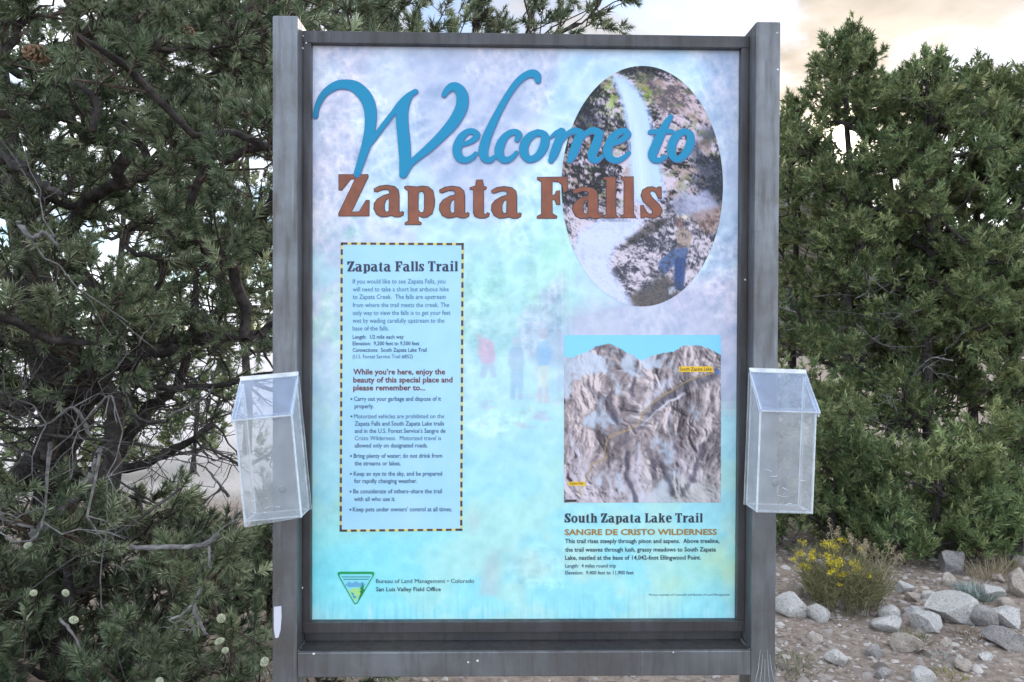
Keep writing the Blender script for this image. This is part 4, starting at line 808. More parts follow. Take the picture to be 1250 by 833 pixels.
def ell_clusters(r, n, cen, rad, rlo, rhi, shell=0.35, zmin=-9, reject=None):
    out = []; tries = 0
    while len(out) < n and tries < 20000:
        tries += 1; u = r.normal(size=3); u /= np.linalg.norm(u); q = shell + (1 - shell) * r.random() ** 0.5
        c = np.array(cen) + u * q * np.array(rad)
        if c[2] < zmin or (reject is not None and reject(c)): continue
        rr_ = r.uniform(rlo, rhi)
        if any(np.linalg.norm(c - p) < 0.55 * min(rr_, p2) for p, p2 in out): continue
        out.append((c, rr_))
    return out
def view(p): q = RW @ (np.asarray(p) - CAM); return 625 + F * q[0] / q[1], 416.5 - F * q[2] / q[1], q[1]
SIGN_KEEP = lambda p: ~((p[:, 1] < 0.16) & (p[:, 0] > -0.66) & (p[:, 0] < 0.66)) & (np.linalg.norm(p - CAM, axis=1) > 1.75)
r = np.random.default_rng(5)
# big pine beside the sign
lb = np.array([-2.25, 2.0, 0.0]); ltr = np.array([lb + (0, 0, -0.1), lb + (0.05, 0, 0.5), lb + (0.12, -0.05, 0.95), lb + (-0.02, 0.06, 1.5), lb + (-0.2, 0.15, 2.1), lb + (-0.32, 0.2, 2.8), lb + (-0.3, 0.2, 3.5)])
def rejL(c):
    px, py, d = view(c); return d < 1.95 or c[0] > 0.0 or (c[1] < 0.35 and c[0] > -0.95)
cl = ell_clusters(r, 250, (-1.95, 1.75, 2.50), (1.75, 1.55, 1.45), 0.19, 0.31, 0.22, 1.26, rejL)
pine('large dark pine with thick dark limbs standing beside the crooked brochure box', lb, ltr, cl, NEAR, MT_NEEDLE_L, 21, 'pines around the sign', per=60, parts=290, cones=30, keep=SIGN_KEEP, trunk_r=0.12, br_r=0.016)
# pine whose boughs show over the sign's top rail
bb = np.array([-0.75, 3.1, 0.0]); btr = np.array([bb + (0, 0, z) for z in (-0.1, 0.8, 1.6, 2.4, 3.2, 4.1)]) + np.array([[0, 0, 0]] + [[0.06 * math.sin(k), 0.05 * math.cos(k), 0] for k in range(5)])
cl = ell_clusters(r, 95, (-0.68, 3.0, 3.35), (1.35, 1.1, 1.35), 0.20, 0.32, 0.4, 1.6, lambda c: c[0] > 0.52)
pine('pine standing behind the sign, its boughs showing above the top rail', bb, btr, cl, MID, MT_NEEDLE_L, 22, 'pines around the sign', per=50, cones=0, trunk_r=0.10)
# low pine growth at the foot of the big one
sb = np.array([-1.75, 1.25, 0.0])
str2 = np.array([sb + (0, 0, -0.05), sb + (0.02, 0, 0.2), sb + (0.05, 0.02, 0.45), sb + (0.05, 0, 0.65)])
cl = ell_clusters(r, 150, (-1.65, 1.15, 0.40), (1.3, 0.95, 0.5), 0.16, 0.27, 0.15, 0.08, lambda c: view(c)[2] < 1.95 or view(c)[1] < 618 or (c[1] < 0.25 and c[0] > -0.9))
pine('low bushy pine with pale sticks growing in front of the large dark pine', sb, str2, cl, NEAR, MT_NEEDLE_L, 23, None, per=62, parts=160, keep=SIGN_KEEP, name='pine_shrub', trunk_r=0.05, br_r=0.014, cat='shrub')

# pines on the right
def right_pine(label, px, d, top, w, seed, n, tlean=0.0, zlow=0.7, base_py=None):
    r = np.random.default_rng(seed); b = at(px, 416, d); b[2] = 0; h = (405.5 - top) / F * d + CAM[2]
    tr = np.array([b + (0.03 * math.sin(k * 1.7) + tlean * k / 6 * h, 0.03 * math.cos(k), z) for k, z in enumerate(np.linspace(-0.1, h - 0.12, 8))])
    cl = []
    tries = 0
    while len(cl) < n and tries < 6000:
        tries += 1; z = zlow + (h - zlow) * r.random() ** 0.72; f = (z - zlow) / (h - zlow)
        wid = w * (0.75 + 0.25 * math.sin(math.pi * min(1, f * 1.4))) * (1 - f ** 4) ** 0.7 + 0.05; a = r.random() * 2 * math.pi; q = wid * (0.05 + 0.95 * r.random() ** 0.6)
        ax = tr[min(7, int(f * 7))]; c = np.array([ax[0] + q * math.cos(a), ax[1] + q * math.sin(a), z]); rr_ = r.uniform(0.15, 0.27) * (1 - 0.35 * f)
        if any(np.linalg.norm(c - p) < 0.55 * min(rr_, p2) for p, p2 in cl): continue
        X1, Y1, D1 = view(c)
        
        if math.hypot(X1 - 1032, Y1 - 172) < 24 or math.hypot(X1 - 1075, Y1 - 188) < 13: continue        # opening where the low sun glints through
        cl.append((c, rr_))
    cl.append((np.array([tr[-1][0], tr[-1][1], h - 0.10]), 0.13))
    return pine(label, b, tr, cl, FAR, MT_NEEDLE_R, seed + 50, 'pines around the sign', per=100, out_bias=0.45, trunk_r=0.055, br_r=0.014, keep=lambda p: (lambda q: np.hypot(625 + F * q[:, 0] / q[:, 1] - 1031, 416.5 - F * q[:, 2] / q[:, 1] - 170) > 10 + 7 * rng.random(len(q)))((p - CAM) @ RW.T))
right_pine('tall open-crowned pine just past the sign with low sun glinting through it', 1035, 6.6, 48, 0.86, 31, 165, 0.0, 1.0)
right_pine('dense green pine with several pointed tops behind the rabbitbrush', 1133, 6.2, 74, 0.95, 33, 200, 0.0, 0.55)
right_pine('green pine crowded between the rabbitbrush pine and the one over the boulder', 1188, 6.6, 84, 0.8, 38, 130, 0.0, 0.9)
right_pine('green pine filling the gap beside the open-crowned pine', 1086, 7.0, 100, 0.75, 39, 120, 0.0, 1.0)
right_pine('slender pine whose crown brushes the sign post beside the open-crowned pine', 968, 7.4, 128, 0.62, 40, 90, 0.0, 1.2)
right_pine('dense green pine standing over the pointed boulder', 1238, 6.5, 98, 0.85, 34, 180, 0.0, 0.5)
right_pine('pine standing well behind the large dark pine, seen through its limbs', 150, 8.2, 40, 1.25, 36, 150, 0.0, 1.0)
right_pine('far pine behind the crooked brochure box, seen through the dark limbs', 300, 9.0, 60, 1.15, 37, 130, 0.0, 1.0)
right_pine('shaggy pine filling the bank past the pointed boulder', 1330, 6.8, 150, 0.95, 35, 130, 0.0, 0.5)
def low_pine(label, px, py, d, rad, seed, n):
    r = np.random.default_rng(seed); b = at(px, py, d); b[2] = 0; tr = np.array([b + (0.02 * k, 0, z) for k, z in enumerate(np.linspace(-0.05, rad[2] * 1.3, 5))])
    cl = ell_clusters(r, n, b + np.array([0, 0, rad[2] * 0.8]), rad, 0.13, 0.22, 0.3, 0.06)
    return pine(label, b, tr, cl, FAR, MT_NEEDLE_R, seed + 9, 'low pines under the tall pines', per=95, name='pine_shrub', trunk_r=0.04, br_r=0.012, cat='shrub')
low_pine('low rounded pine bush between the rabbitbrush and the silver sage', 1135, 690, 4.95, (0.60, 0.34, 0.46), 41, 56)
low_pine('low pine bush spreading above the dry grass and pointed boulder', 1240, 690, 5.1, (0.60, 0.34, 0.50), 42, 56)
low_pine('low dark pine bush behind the yellow-flowered rabbitbrush', 1010, 690, 5.1, (0.55, 0.36, 0.55), 43, 50)
low_pine('low pine bush in the distance behind the thick dark limbs', 70, 690, 7.2, (0.95, 0.5, 0.75), 45, 50)
low_pine('low distant pine bush between the large pine and the crooked brochure box', 235, 690, 7.8, (0.95, 0.5, 0.80), 46, 50)
low_pine('low pine bush under the open-crowned pine behind the upright brochure box', 950, 690, 5.6, (0.60, 0.42, 0.75), 44, 46)

# ------------------------------------------------------------------ bare limbs and dead sticks of the left pines
pine_l = [o for o in COL.objects if o.name.startswith('pine_tree')][0]; shrub_l = [o for o in COL.objects if o.name.startswith('pine_shrub')][0]
def stick(parent, pts, r0, r1, mat, name='dead_branch', sub=0, k=7, rs=np.random.default_rng(77), reach=0.32):
    b = np.array(parent.location); p = spline([tuple(q) + (0,) for q in pts], 6)[:, :3]; p = p + rs.normal(size=p.shape) * min(0.006, 0.25 * r0)
    t = Tubes(); t.add(p - b, np.linspace(r0, r1, len(p)) * (1 + 0.12 * rs.normal(size=len(p))), k)
    for j in range(sub):
        i = rs.integers(2, len(p)); d = rs.normal(size=3); d[2] += 0.2; d /= np.linalg.norm(d); L = reach * (0.4 + rs.random())
        q = wobble(p[i], p[i] + d * L, 6, 0.09, -0.05, rs); rr0 = min(r0 * 0.35, 0.006); t.add(q - b, np.linspace(rr0, 0.0012, 6), 5)
        for m_ in range(3):
            e = rs.normal(size=3); e /= np.linalg.norm(e); q2 = wobble(q[2 + m_], q[2 + m_] + (e + d) * L * 0.28, 4, 0.1, 0, rs); t.add(q2 - b, np.linspace(rr0 * 0.5, 0.0009, 4), 4)
    return link(name, t.mesh(name), mat, parent)
def ph(l, d): return [at(x, y, d + (q[0] if q else 0)) for x, y, *q in l]
stick(pine_l, ph([(-40, 640), (20, 585), (55, 545), (75, 500), (110, 452), (160, 438), (220, 425)], 3.2), 0.055, 0.02, MT_BARK, 'limb', 10)
stick(pine_l, ph([(128, 640), (135, 560), (140, 500), (122, 455), (88, 425), (50, 380)], 3.1), 0.042, 0.018, MT_BARK, 'limb', 12)
stick(pine_l, ph([(-30, 590), (50, 588), (120, 578), (190, 560), (260, 520)], 3.3), 0.05, 0.012, MT_BARK, 'limb', 10)
stick(pine_l, ph([(-30, 500), (40, 490), (90, 478), (130, 476)], 3.05), 0.022, 0.010, MT_BARK, 'limb', 8)
stick(pine_l, ph([(55, 560), (62, 520), (85, 500), (120, 485), (150, 470)], 3.15), 0.03, 0.012, MT_BARK, 'limb', 8)
stick(pine_l, ph([(140, 560), (180, 500), (215, 470), (235, 400), (240, 330)], 3.4), 0.032, 0.012, MT_BARK, 'limb', 12)
stick(pine_l, ph([(160, 470), (220, 475), (290, 465), (340, 450)], 3.2), 0.018, 0.006, MT_BARK, 'limb', 12)
stick(pine_l, ph([(0, 190), (25, 205), (60, 230), (85, 245)], 2.5), 0.022, 0.008, MT_DEADD, 'limb', 5)
stick(pine_l, ph([(70, 55), (90, 95), (118, 125), (112, 160)], 2.35), 0.006, 0.012, MT_BARK, 'limb', 3)
stick(pine_l, ph([(20, 272), (38, 290), (55, 285), (70, 300)], 2.3), 0.010, 0.005, MT_DEAD, 'dead_branch', 2)
stick(shrub_l, ph([(40, 655), (60, 632), (92, 606), (112, 578), (122, 548)], 2.6), 0.020, 0.008, MT_DEAD, 'dead_branch', 4)
stick(shrub_l, ph([(160, 668), (205, 668), (250, 665), (268, 652)], 2.1), 0.0065, 0.008, MT_DEAD, 'dead_branch', 1, reach=0.1)
stick(shrub_l, ph([(255, 665), (256, 680), (255, 692)], 2.1), 0.005, 0.004, MT_DEAD, 'dead_branch', 0)
stick(shrub_l, ph([(248, 716), (236, 738), (244, 760), (252, 775)], 2.05), 0.006, 0.004, MT_DEAD, 'dead_branch', 2, reach=0.1)
stick(shrub_l, ph([(236, 738), (222, 750), (208, 757)], 2.05), 0.0045, 0.003, MT_DEAD, 'dead_branch', 0)
stick(shrub_l, ph([(72, 755), (90, 775), (102, 805), (110, 838)], 2.1), 0.004, 0.0035, MT_DEAD, 'dead_branch', 0)
rs = np.random.default_rng(88)
for k in range(64):                                            # tangle of dead twigs under the live boughs
    x, y, d = rs.uniform(-60, 330), rs.uniform(400, 615), rs.uniform(2.7, 4.0); p0 = at(x, y, d); dr = rs.normal(size=3) * np.array([1, .8, .55]); dr /= np.linalg.norm(dr); L = rs.uniform(0.3, 0.8)
    stick(pine_l, [p0, p0 + dr * L * .35 + rs.normal(size=3) * .03, p0 + dr * L * .7 + rs.normal(size=3) * .05, p0 + dr * L + (0, 0, -.06)], 0.0075 * rs.uniform(.5, 1.3), 0.0015, MT_DEADD if k % 4 else MT_DEAD, 'dead_branch', 5, 5, rs, 0.30)
for k in range(16):
    x, y, d = rs.uniform(120, 330), rs.uniform(700, 840), rs.uniform(2.2, 3.0); p0 = at(x, y, d); dr = rs.normal(size=3) * np.array([1, .6, .6]); dr /= np.linalg.norm(dr); L = rs.uniform(0.15, 0.4)
    stick(shrub_l, [p0, p0 + dr * L * .5 + rs.normal(size=3) * .02, p0 + dr * L], 0.003, 0.001, MT_DEADD if k % 3 else MT_DEAD, 'dead_branch', 3, 5, rs, 0.16)

pines_r = [o for o in COL.objects if o.name.startswith('pine_tree') and o.location.x > 1.2]
for k in range(26):
    x, y, d = rs.uniform(960, 1250), rs.choice([rs.uniform(330, 450), rs.uniform(500, 640)]), rs.uniform(5.3, 6.2); p0 = at(x, y, d); dr = rs.normal(size=3) * np.array([1, .5, .6]); dr /= np.linalg.norm(dr); L_ = rs.uniform(0.3, 0.7)
    stick(min(pines_r, key=lambda o: abs(o.location.x - p0[0])), [p0, p0 + dr * L_ * .5 + rs.normal(size=3) * .05, p0 + dr * L_], 0.007, 0.002, MT_DEAD if k % 2 else MT_DEADD, 'dead_branch', 4, 5, rs, 0.3)
# pale round flower heads on thin stems among the low pine
MT_PALE = M('pale_flower'); MT_PALE.set(MT_PALE.mix(MT_PALE.rng(MT_PALE.noise(MT_PALE.pos(), 160, 2), .35, .7), (0.36, 0.42, 0.25), (0.62, 0.62, 0.50)), 0.7); MT_PALE = MT_PALE.m
MT_STEM = M('green_stem').set((0.06, 0.065, 0.04), 0.7).m
bm = bmesh.new()
for k in range(54):
    zc = 1 - 2 * (k + .5) / 54; a = k * 2.39996; rr = math.sqrt(1 - zc * zc); p = Vector((rr * math.cos(a), rr * math.sin(a), zc)) * 0.0125; bmesh.ops.create_icosphere(bm, subdivisions=1, radius=0.0032, matrix=Matrix.Translation(p))
HEAD = bpy.data.meshes.new('flower_head'); bm.to_mesh(HEAD); bm.free(); HEAD.materials.append(MT_PALE)
for x, y, d in ((41, 724, 2.15), (80, 724, 2.15), (90, 757, 2.12), (141, 767, 2.15), (270, 755, 2.06), (268, 783, 2.06), (275, 794, 2.06), (323, 808, 2.02), (34, 666, 2.4), (195, 832, 2.05)):
    p = at(x, y, d); f0 = np.array([p[0] + rs.normal() * .06, p[1] + 0.28 + rs.random() * .2, 0.0])
    h = thing('flowering_herb', 'pale round flower head on a thin stem poking out of the low bushy pine', 'flower', tuple(f0), 'pale flower heads in the low pine')
    t = Tubes(); t.add(wobble((0, 0, -0.02), p - f0, 7, 0.03, 0, rs), np.linspace(0.0014, 0.001, 7), 5); link('stem', t.mesh('stem'), MT_STEM, h)
    o = link('flower_head', HEAD, None, h); o.location = Vector(p - f0); o.rotation_euler = (rs.random(), rs.random(), rs.random() * 6); q_ = rs.uniform(.62, .9); o.scale = (q_ * rs.uniform(.85, 1.2), q_, q_ * rs.uniform(.75, 1.05))

# ------------------------------------------------------------------ rocks and gravel
def rock_mat(name, c0, c1, c2):
    m = M(name); v = m.coord('Object'); oi = m.n('ShaderNodeObjectInfo'); va = m.n('ShaderNodeVectorMath', operation='ADD'); m.put(va.inputs[0], v); m.put(va.inputs[1], oi.outputs['Location'])
    a = m.noise(va.outputs[0], 9, 7, 0.65); b = m.noise(va.outputs[0], 45, 5, 0.7); c = m.noise(va.outputs[0], 160, 3)
    col = m.mix(m.rng(a, 0.35, 0.65), c0, c1); col = m.mix(m.math('MULTIPLY', m.rng(b, 0.52, 0.7), 0.7), col, c2); col = m.mix(m.math('MULTIPLY', m.rng(c, 0.52, 0.68), 0.75), col, tuple(x * .35 for x in c0)); sz_ = m.n('ShaderNodeSeparateXYZ'); m.put(sz_.inputs[0], v); col = m.mix(m.math('MULTIPLY', m.rng(a, 0.40, 0.62), 0.28), col, (0.30, 0.25, 0.21))
    m.set(col, 0.9, 0, 0.25); m.bump(m.math('ADD', a, m.math('MULTIPLY', b, 0.6)), 0.9, 0.03); return m.m
RK = {'pale': rock_mat('pale_granite', (0.52, 0.51, 0.50), (0.74, 0.73, 0.71), (0.38, 0.37, 0.36)), 'grey': rock_mat('grey_rock', (0.25, 0.24, 0.24), (0.42, 0.405, 0.40), (0.18, 0.17, 0.17)), 'tan': rock_mat('tan_rock', (0.40, 0.345, 0.30), (0.60, 0.54, 0.48), (0.28, 0.24, 0.21))}
def rock_mesh(seed, dims, ang, sub=3):
    r = np.random.default_rng(seed); bm = bmesh.new(); bmesh.ops.create_icosphere(bm, subdivisions=sub, radius=1)
    p = np.array([v.co[:] for v in bm.verts])
    for k in range(int(7 + 9 * ang)):
        n = r.normal(size=3); n /= np.linalg.norm(n); dd = r.uniform(0.45, 0.85) if ang > .4 else r.uniform(0.6, 0.9); e = p @ n - dd; p -= np.maximum(e, 0)[:, None] * n * 0.97
    nz = fbm(p[:, 0] * 2.3 + 9 + p[:, 2], p[:, 1] * 2.3 + 5 - p[:, 2], 4, seed) - 0.5; p *= (1 + 0.3 * nz)[:, None]
    p = (p - (p.max(0) + p.min(0)) / 2) / ((p.max(0) - p.min(0)) / 2) * np.array(dims) / 2
    for v, q in zip(bm.verts, p): v.co = q
    me = bpy.data.meshes.new('rock'); bm.to_mesh(me); bm.free()
    me.polygons.foreach_set('use_smooth', np.full(len(me.polygons), ang < 0.55)); return me
ROCKS = [  # photograph centre x, bottom y, width, height (photograph pixels), angularity, stone, label
 (969, 752, 40, 27, .3, 'pale', 'larger rounded bluish-white boulder right beside the sign post'),
 (1007, 755, 36, 20, .35, 'pale', 'smaller rounded white boulder between the rabbitbrush and the boulder beside the post'),
 (972, 727, 18, 20, .7, 'tan', 'small upright tan rock behind the rounded boulder beside the sign post'),
 (1032, 742, 22, 13, .4, 'grey', 'dark grey rock at the foot of the rabbitbrush'),
 (1109, 723, 23, 14, .5, 'pale', 'small white block in front of the low rounded pine bush'),
 (1089, 755, 25, 18, .1, 'pale', 'smooth egg-shaped pale stone lying on a flatter white stone'),
 (1087, 769, 37, 16, .3, 'pale', 'flat white stone under the smooth egg-shaped stone'),
 (1126, 751, 30, 12, .5, 'pale', 'low white stone wedged behind the blunt white boulder'),
 (1140, 769, 38, 22, .5, 'pale', 'blunt white boulder beside the green weed tuft'),
 (1119, 800, 40, 24, .6, 'tan', 'cream two-sided boulder just below the green weed tuft'),
 (1098, 790, 18, 15, .4, 'tan', 'small stone leaning against the cream two-sided boulder'),
 (1172, 758, 62, 34, .85, 'pale', 'largest white angular boulder with a sloping flat top'),
 (1205, 764, 34, 26, .95, 'grey', 'grey wedge-shaped slab leaning on the largest angular boulder'),
 (1236, 764, 46, 23, .4, 'pale', 'long white speckled boulder past the grey wedge slab'),
 (1236, 792, 46, 22, .6, 'grey', 'broad flat grey slab set in the gravel'),
 (1068, 801, 21, 14, .8, 'grey', 'small dark angular stone alone on the gravel'),
 (1027, 818, 28, 17, .5, 'pale', 'pale oblong stone alone on the dirt past the sign post'),
 (1130, 838, 28, 16, .2, 'pale', 'smooth pale grey cobble below the cream two-sided boulder'),
 (1170, 700, 31, 25, .4, 'grey', 'grey boulder under the edge of the low rounded pine bush'),
 (1161, 716, 18, 16, .4, 'tan', 'small brownish stone in front of the grey boulder under the bush'),
 (1247, 728, 26, 34, .95, 'tan', 'tall pointed boulder with one pale face'),
 (1218, 731, 30, 12, .5, 'pale', 'low white stone between the silver sage and the pointed boulder'),
 (1231, 742, 20, 14, .2, 'tan', 'round cream stone resting near the long speckled boulder'),
 (1117, 733, 18, 11, .4, 'tan', 'small tan stone beside the white block, farther from the largest boulder'),
 (1136, 732, 17, 11, .4, 'pale', 'small white stone between the white block and the largest boulder'),
 (998, 785, 20, 8, .6, 'tan', 'thin flat tan stone on the bare dirt'),
 (1080, 831, 20, 14, .5, 'grey', 'small grey stone below the small dark angular stone'),
 (1179, 819, 26, 11, .6, 'tan', 'flat pinkish stone in the gravel'),
 (1083, 705, 15, 10, .4, 'tan', 'small tan stone at the side of the rabbitbrush'),
 (1246, 694, 20, 16, .4, 'grey', 'grey stone behind the tall pointed boulder'),
 (1222, 712, 16, 10, .5, 'tan', 'small stone beside the dry grass'),
 (1205, 806, 18, 8, .5, 'pale', 'small pale flat stone below the broad grey slab'),
 (1160, 787, 16, 8, .5, 'tan', 'small tan stone between the cream boulder and the broad grey slab'),
]
for k, (x, yb, w, h, ang, st, lab) in enumerate(ROCKS):
    ang = ang + 0.15 if ang > .15 else ang
    d = CAM[2] * F / (yb - 405.5); s_ = d / F; p = at(x, yb, d); dims = (w * s_ * 1.02, w * s_ * random.uniform(.75, 1.0), h * s_ * 1.32)
    o = link('rock', rock_mesh(500 + k, dims, ang), RK[st]); z = float(gz(p[0], p[1] + dims[1] * .3))
    o.location = (p[0], p[1] + dims[1] * 0.35, z + dims[2] * 0.5 - dims[2] * 0.24); o.rotation_euler = (0, 0, random.uniform(-.5, .5)); tag(o, lab, 'rock', 'rocks on the dirt past the sign')
# gravel
rg = np.random.default_rng(99); NP = 36000
iv = np.array([(1, 0.1, 0), (0.35, 0.95, 0.1), (-0.6, 0.8, 0), (-1, -0.1, 0.1), (-0.4, -0.9, 0), (0.6, -0.8, 0.05), (0.15, 0.1, 0.95), (-0.3, -0.15, 0.85)]); it = np.array([(0, 1, 6), (1, 2, 6), (2, 7, 6), (2, 3, 7), (3, 4, 7), (4, 6, 7), (4, 5, 6), (5, 0, 6)])
gxp = rg.uniform(-1.2, 4.2, NP); gyp = 0.6 + 4.6 * rg.random(NP) ** 0.9
dens = fbm(gxp * 1.4 + 5, gyp * 1.4 + 5, 3, 71); keepm = (dens + 0.14 * np.clip(gxp - 0.6, 0, 2)) > rg.uniform(0.35, 0.72, NP); gxp, gyp = gxp[keepm], gyp[keepm]; n = len(gxp)
sz = np.clip(0.0074 * np.exp(rg.normal(size=n) * 0.62), 0.003, 0.036)
sc3 = sz[:, None] * np.c_[rg.uniform(.8, 1.5, n), rg.uniform(.7, 1.2, n), rg.uniform(.25, .9, n)]; an = rg.random(n) * 6.283
v = iv[None] * sc3[:, None] * (1 + 0.22 * rg.normal(size=(n, len(iv), 1))); cx_, sx_ = np.cos(an)[:, None], np.sin(an)[:, None]
vx = v[..., 0] * cx_ - v[..., 1] * sx_ + gxp[:, None]; vy = v[..., 0] * sx_ + v[..., 1] * cx_ + gyp[:, None]; vz = v[..., 2] + (gz(gxp, gyp) + sc3[:, 2] * -0.05)[:, None]
V = np.stack([vx, vy, vz], -1).reshape(-1, 3); T = (it[None] + (np.arange(n) * len(iv))[:, None, None]).reshape(-1, 3)
m = M('gravel'); t_ = m.attr('tint'); col = m.mix(m.rng(t_, 0.0, 0.5), (0.15, 0.125, 0.11), (0.34, 0.295, 0.265)); col = m.mix(m.rng(t_, 0.5, 1.0), col, (0.58, 0.54, 0.51)); b = m.noise(m.pos(), 220, 3); m.set(m.mix(m.math('MULTIPLY', b, .35), col, (0.14, 0.13, 0.125)), 0.92, 0, 0.2)
o = link('gravel', tri_mesh('gravel', V, T, attr=np.repeat(rg.random(n), len(iv))), m.m); o["kind"] = 'stuff'; o["label"] = 'loose gravel and pebbles scattered over the dirt'; o["category"] = 'gravel'

# ------------------------------------------------------------------ small plants
def blades(n, r, h0, h1, spread, w, lean, seed, droop=0.25):
    rb = np.random.default_rng(seed); V = []; Fc = []; T = []
    for k in range(n):
        a = rb.random() * 6.283; q = spread * rb.random() ** .6; b = np.array([q * math.cos(a), q * math.sin(a), -0.01]); hh = rb.uniform(h0, h1); dr = np.array([math.cos(a), math.sin(a), 0]) * lean * rb.random() * hh + np.append(rb.normal(size=2) * lean * .3 * hh, 0)
        t = np.linspace(0, 1, 5); c = b + t[:, None] * np.array([0, 0, hh]) + (t ** 1.7)[:, None] * dr; c[:, 2] -= droop * hh * t ** 3 * rb.random(); sd = np.cross(dr + rb.normal(size=3) * .02, (0, 0, 1.0)); sd /= np.linalg.norm(sd) + 1e-9
        ww = w * (1 - t ** 2 * .85)[:, None] / 2; i = len(V) * 10; V.append(np.vstack([c - sd * ww, c + sd * ww])); Fc += [(i + j, i + j + 1, i + 6 + j, i + 5 + j) for j in range(4)]; T.append(np.full(10, rb.random()))
    return np.concatenate(V), np.array(Fc), np.concatenate(T), V
def tint_mat(name, a, b, c, tr=0.3):
    m = M(name); t = m.attr('tint'); col = m.mix(m.rng(t, 0, .5), a, b); col = m.mix(m.rng(t, .5, 1), col, c); m.set(col, .7, 0, .2)
    tl = m.n('ShaderNodeBsdfTranslucent'); m.put(tl.inputs[0], col); mx = m.n('ShaderNodeMixShader'); mx.inputs[0].default_value = tr; m.put(mx.inputs[1], m.b.outputs[0]); m.put(mx.inputs[2], tl.outputs[0]); m.put(m.out.inputs[0], mx.outputs[0]); return m.m
MT_RB = tint_mat('rabbitbrush_stems', (0.12, 0.13, 0.06), (0.24, 0.23, 0.12), (0.40, 0.34, 0.22)); MT_YEL = tint_mat('yellow_flowers', (0.55, 0.46, 0.04), (0.72, 0.60, 0.05), (0.80, 0.70, 0.12)); MT_DRY = tint_mat('dry_grass', (0.28, 0.23, 0.14), (0.42, 0.36, 0.24), (0.52, 0.46, 0.33)); MT_WEED = tint_mat('weed_leaves', (0.09, 0.12, 0.05), (0.15, 0.17, 0.08), (0.27, 0.27, 0.15)); MT_SAGE = tint_mat('sage_leaves', (0.22, 0.28, 0.25), (0.34, 0.40, 0.37), (0.45, 0.50, 0.47))
def gpoint(px, py):
    d = CAM[2] * F / (py - 405.5); p = at(px, py, d); p[2] = float(gz(p[0], p[1])); return p
b = gpoint(1028, 737); rbsh = thing('rabbitbrush', 'straggly rabbitbrush with small yellow flower clusters beside the white boulders', 'shrub', tuple(b))
rq = np.random.default_rng(3); RV = []; RT = []; L = []
def ribbon(c, w, tint):
    sd = np.cross(np.gradient(c, axis=0).mean(0), rq.normal(size=3)); sd /= np.linalg.norm(sd) + 1e-9; ww = np.linspace(w, w * .4, len(c))[:, None] / 2; RV.append(np.vstack([c - sd * ww, c + sd * ww])); RT.append(np.full(10, tint))
for k in range(190):
    a = rq.random() * 6.283; q = 0.17 * rq.random() ** .6; hh = rq.uniform(.10, .31) * (1.1 - q * 1.6); ln_ = rq.uniform(0.1, 0.6) * hh; t = np.linspace(0, 1, 5); dr = np.array([math.cos(a), math.sin(a), 0])
    c = dr * q + t[:, None] * np.array([0, 0, hh]) + (t ** 1.3)[:, None] * dr * ln_ + rq.normal(size=(5, 3)) * .006 * t[:, None]; c[0, 2] = -0.01; ribbon(c, .0048, rq.random() * .8)
    for j in range(8):
        f = rq.uniform(.25, 1); p0 = np.array([np.interp(f, t, c[:, i]) for i in range(3)]); e = dr * .5 + rq.normal(size=3) * .55 + np.array([0, 0, 1.0]); e /= np.linalg.norm(e); l_ = rq.uniform(.04, .10); c2 = p0 + t[:, None] * e * l_ + (t ** 2)[:, None] * np.array([0, 0, .012]) + rq.normal(size=(5, 3)) * .002; ribbon(c2, .0036, rq.random()); L.append(c2)
        for i in range(3):
            g_ = p0 + e * l_ * rq.random(); e2 = e + rq.normal(size=3) * .8; c3 = g_ + t[:, None] * e2 * .022; ribbon(c3, .0034, rq.random() * .7)
i = (np.arange(len(RV)) * 10)[:, None]; j = np.arange(4)[None]; Fc = np.stack([i + j, i + j + 1, i + 6 + j, i + 5 + j], -1).reshape(-1, 4)
o = link('stems', tri_mesh('stems', np.concatenate(RV), Fc, attr=np.concatenate(RT)), MT_RB, rbsh); o["kind"] = 'stuff'
rb = np.random.default_rng(12)
tips = [l[4] for l in L if l[4][2] > 0.19]; rb.shuffle(tips)
tipsf = sorted(tips, key=lambda q: q[0] + 0.08 * rb.normal())[:220]; rb.shuffle(tipsf)
CL = []
for k in range(4):
    vv2 = []; n2 = 46
    for j in range(n2): 
        c = rb.normal(size=3) * np.array([.013, .013, .007]); e = rb.normal(size=(3, 3)) * .0048; vv2.append(c + e)
    me = tri_mesh('flower_cluster', np.concatenate(vv2), np.arange(n2 * 3).reshape(-1, 3), attr=np.repeat(rb.random(n2), 3)); me.materials.append(MT_YEL); CL.append(me)
for k, q in enumerate(tipsf[:46]):
    o = link('flower_cluster', CL[k % 4], None, rbsh); o.location = Vector(q) + Vector((0, 0, .006)); o.scale = (rb.uniform(.45, 1.15),) * 3; o.rotation_euler = (0, 0, rb.random() * 6)
PL = []
for k in range(3):
    n2 = 60; c = np.c_[rb.normal(size=(n2, 2)) * .006, rb.random(n2) * .05]; e = rb.normal(size=(n2, 3, 3)) * .0035; me = tri_mesh('seed_plume', (c[:, None] + e).reshape(-1, 3), np.arange(n2 * 3).reshape(-1, 3), attr=np.repeat(rb.random(n2), 3)); me.materials.append(MT_DRY); PL.append(me)
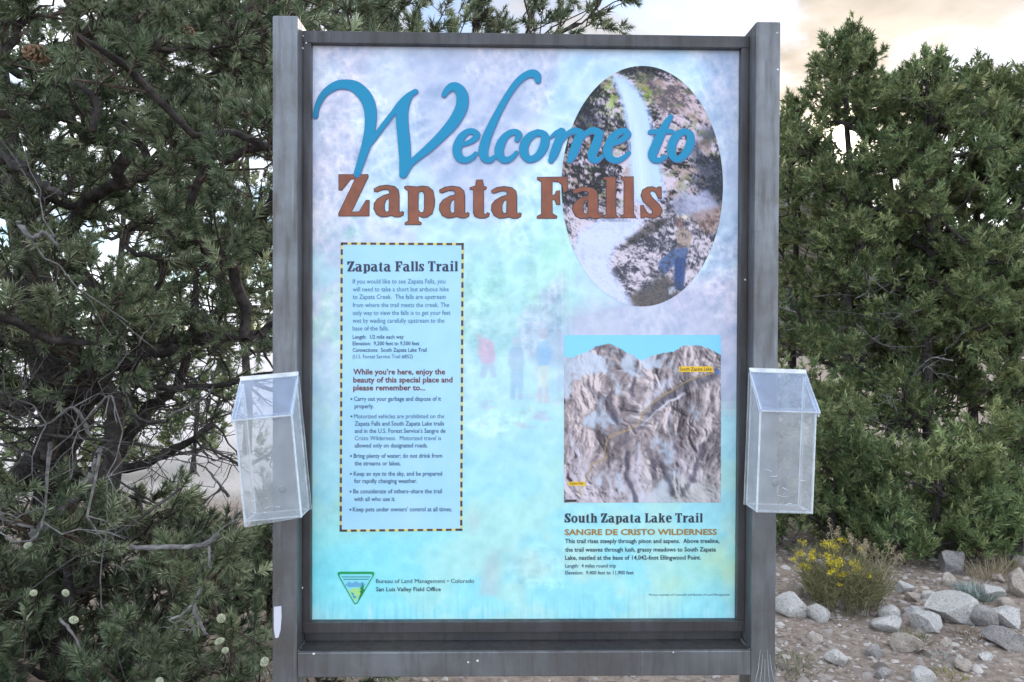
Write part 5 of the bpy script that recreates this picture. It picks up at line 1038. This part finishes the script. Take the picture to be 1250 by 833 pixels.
for k, q in enumerate(sorted(tips, key=lambda q: -q[2] - q[0] * .3)[:30]):
    o = link('seed_plume', PL[k % 3], None, rbsh); o.location = Vector(q) - Vector((0, 0, .02)); o.rotation_euler = (rb.normal() * .3, rb.normal() * .3, 0)
def tuft(name, label, cat, px, py, n, h0, h1, sp, w, lean, mat, seed, group=None):
    p = gpoint(px, py); root = thing(name, label, cat, tuple(p), group); V, Fc, T, L = blades(n, 0, h0, h1, sp, w, lean, seed); o = link('blades', tri_mesh('blades', V, Fc, attr=T), mat, root); o["kind"] = 'stuff'; return root
tuft('grass_tuft', 'tuft of dry straw grass between the low pines and the pointed boulder', 'grass', 1205, 705, 120, .06, .15, .12, .004, 1.1, MT_DRY, 31)
tuft('grass_tuft', 'dry straw grass under the edge of the low pine behind the pointed boulder', 'grass', 1226, 698, 120, .07, .18, .1, .004, .9, MT_DRY, 32)
tuft('weed', 'low green weed tuft between the white stone and the cream boulder', 'plant', 1116, 778, 130, .015, .05, .08, .005, 1.4, MT_WEED, 33)
tuft('weed', 'low green weed at the foot of the sign post', 'plant', 975, 818, 150, .015, .055, .13, .005, 1.4, MT_WEED, 34)
tuft('weed', 'low brownish weed below the grey wedge slab', 'plant', 1188, 778, 120, .015, .05, .09, .004, 1.4, tint_mat('brown_weed', (0.16, 0.12, 0.08), (0.24, 0.18, 0.13), (0.34, 0.29, 0.2)), 35)
tuft('weed', 'small yellowish weed at the foot of the flat pinkish stone', 'plant', 1160, 826, 90, .015, .04, .07, .005, 1.1, tint_mat('yellow_weed', (0.2, 0.2, 0.08), (0.3, 0.28, 0.11), (0.42, 0.38, 0.18)), 36)
tuft('weed', 'grey-green weed in the gravel beside the cream boulder', 'plant', 1152, 806, 90, .012, .04, .09, .004, 1.2, MT_SAGE, 37)
tuft('sage_plant', 'small silvery green sage plant behind the largest boulder', 'plant', 1192, 727, 420, .02, .07, .10, .009, 1.3, MT_SAGE, 38)
tuft('grass_tuft', 'dry grass stalks behind the rabbitbrush', 'grass', 1068, 712, 90, .1, .26, .10, .004, .6, MT_DRY, 39)
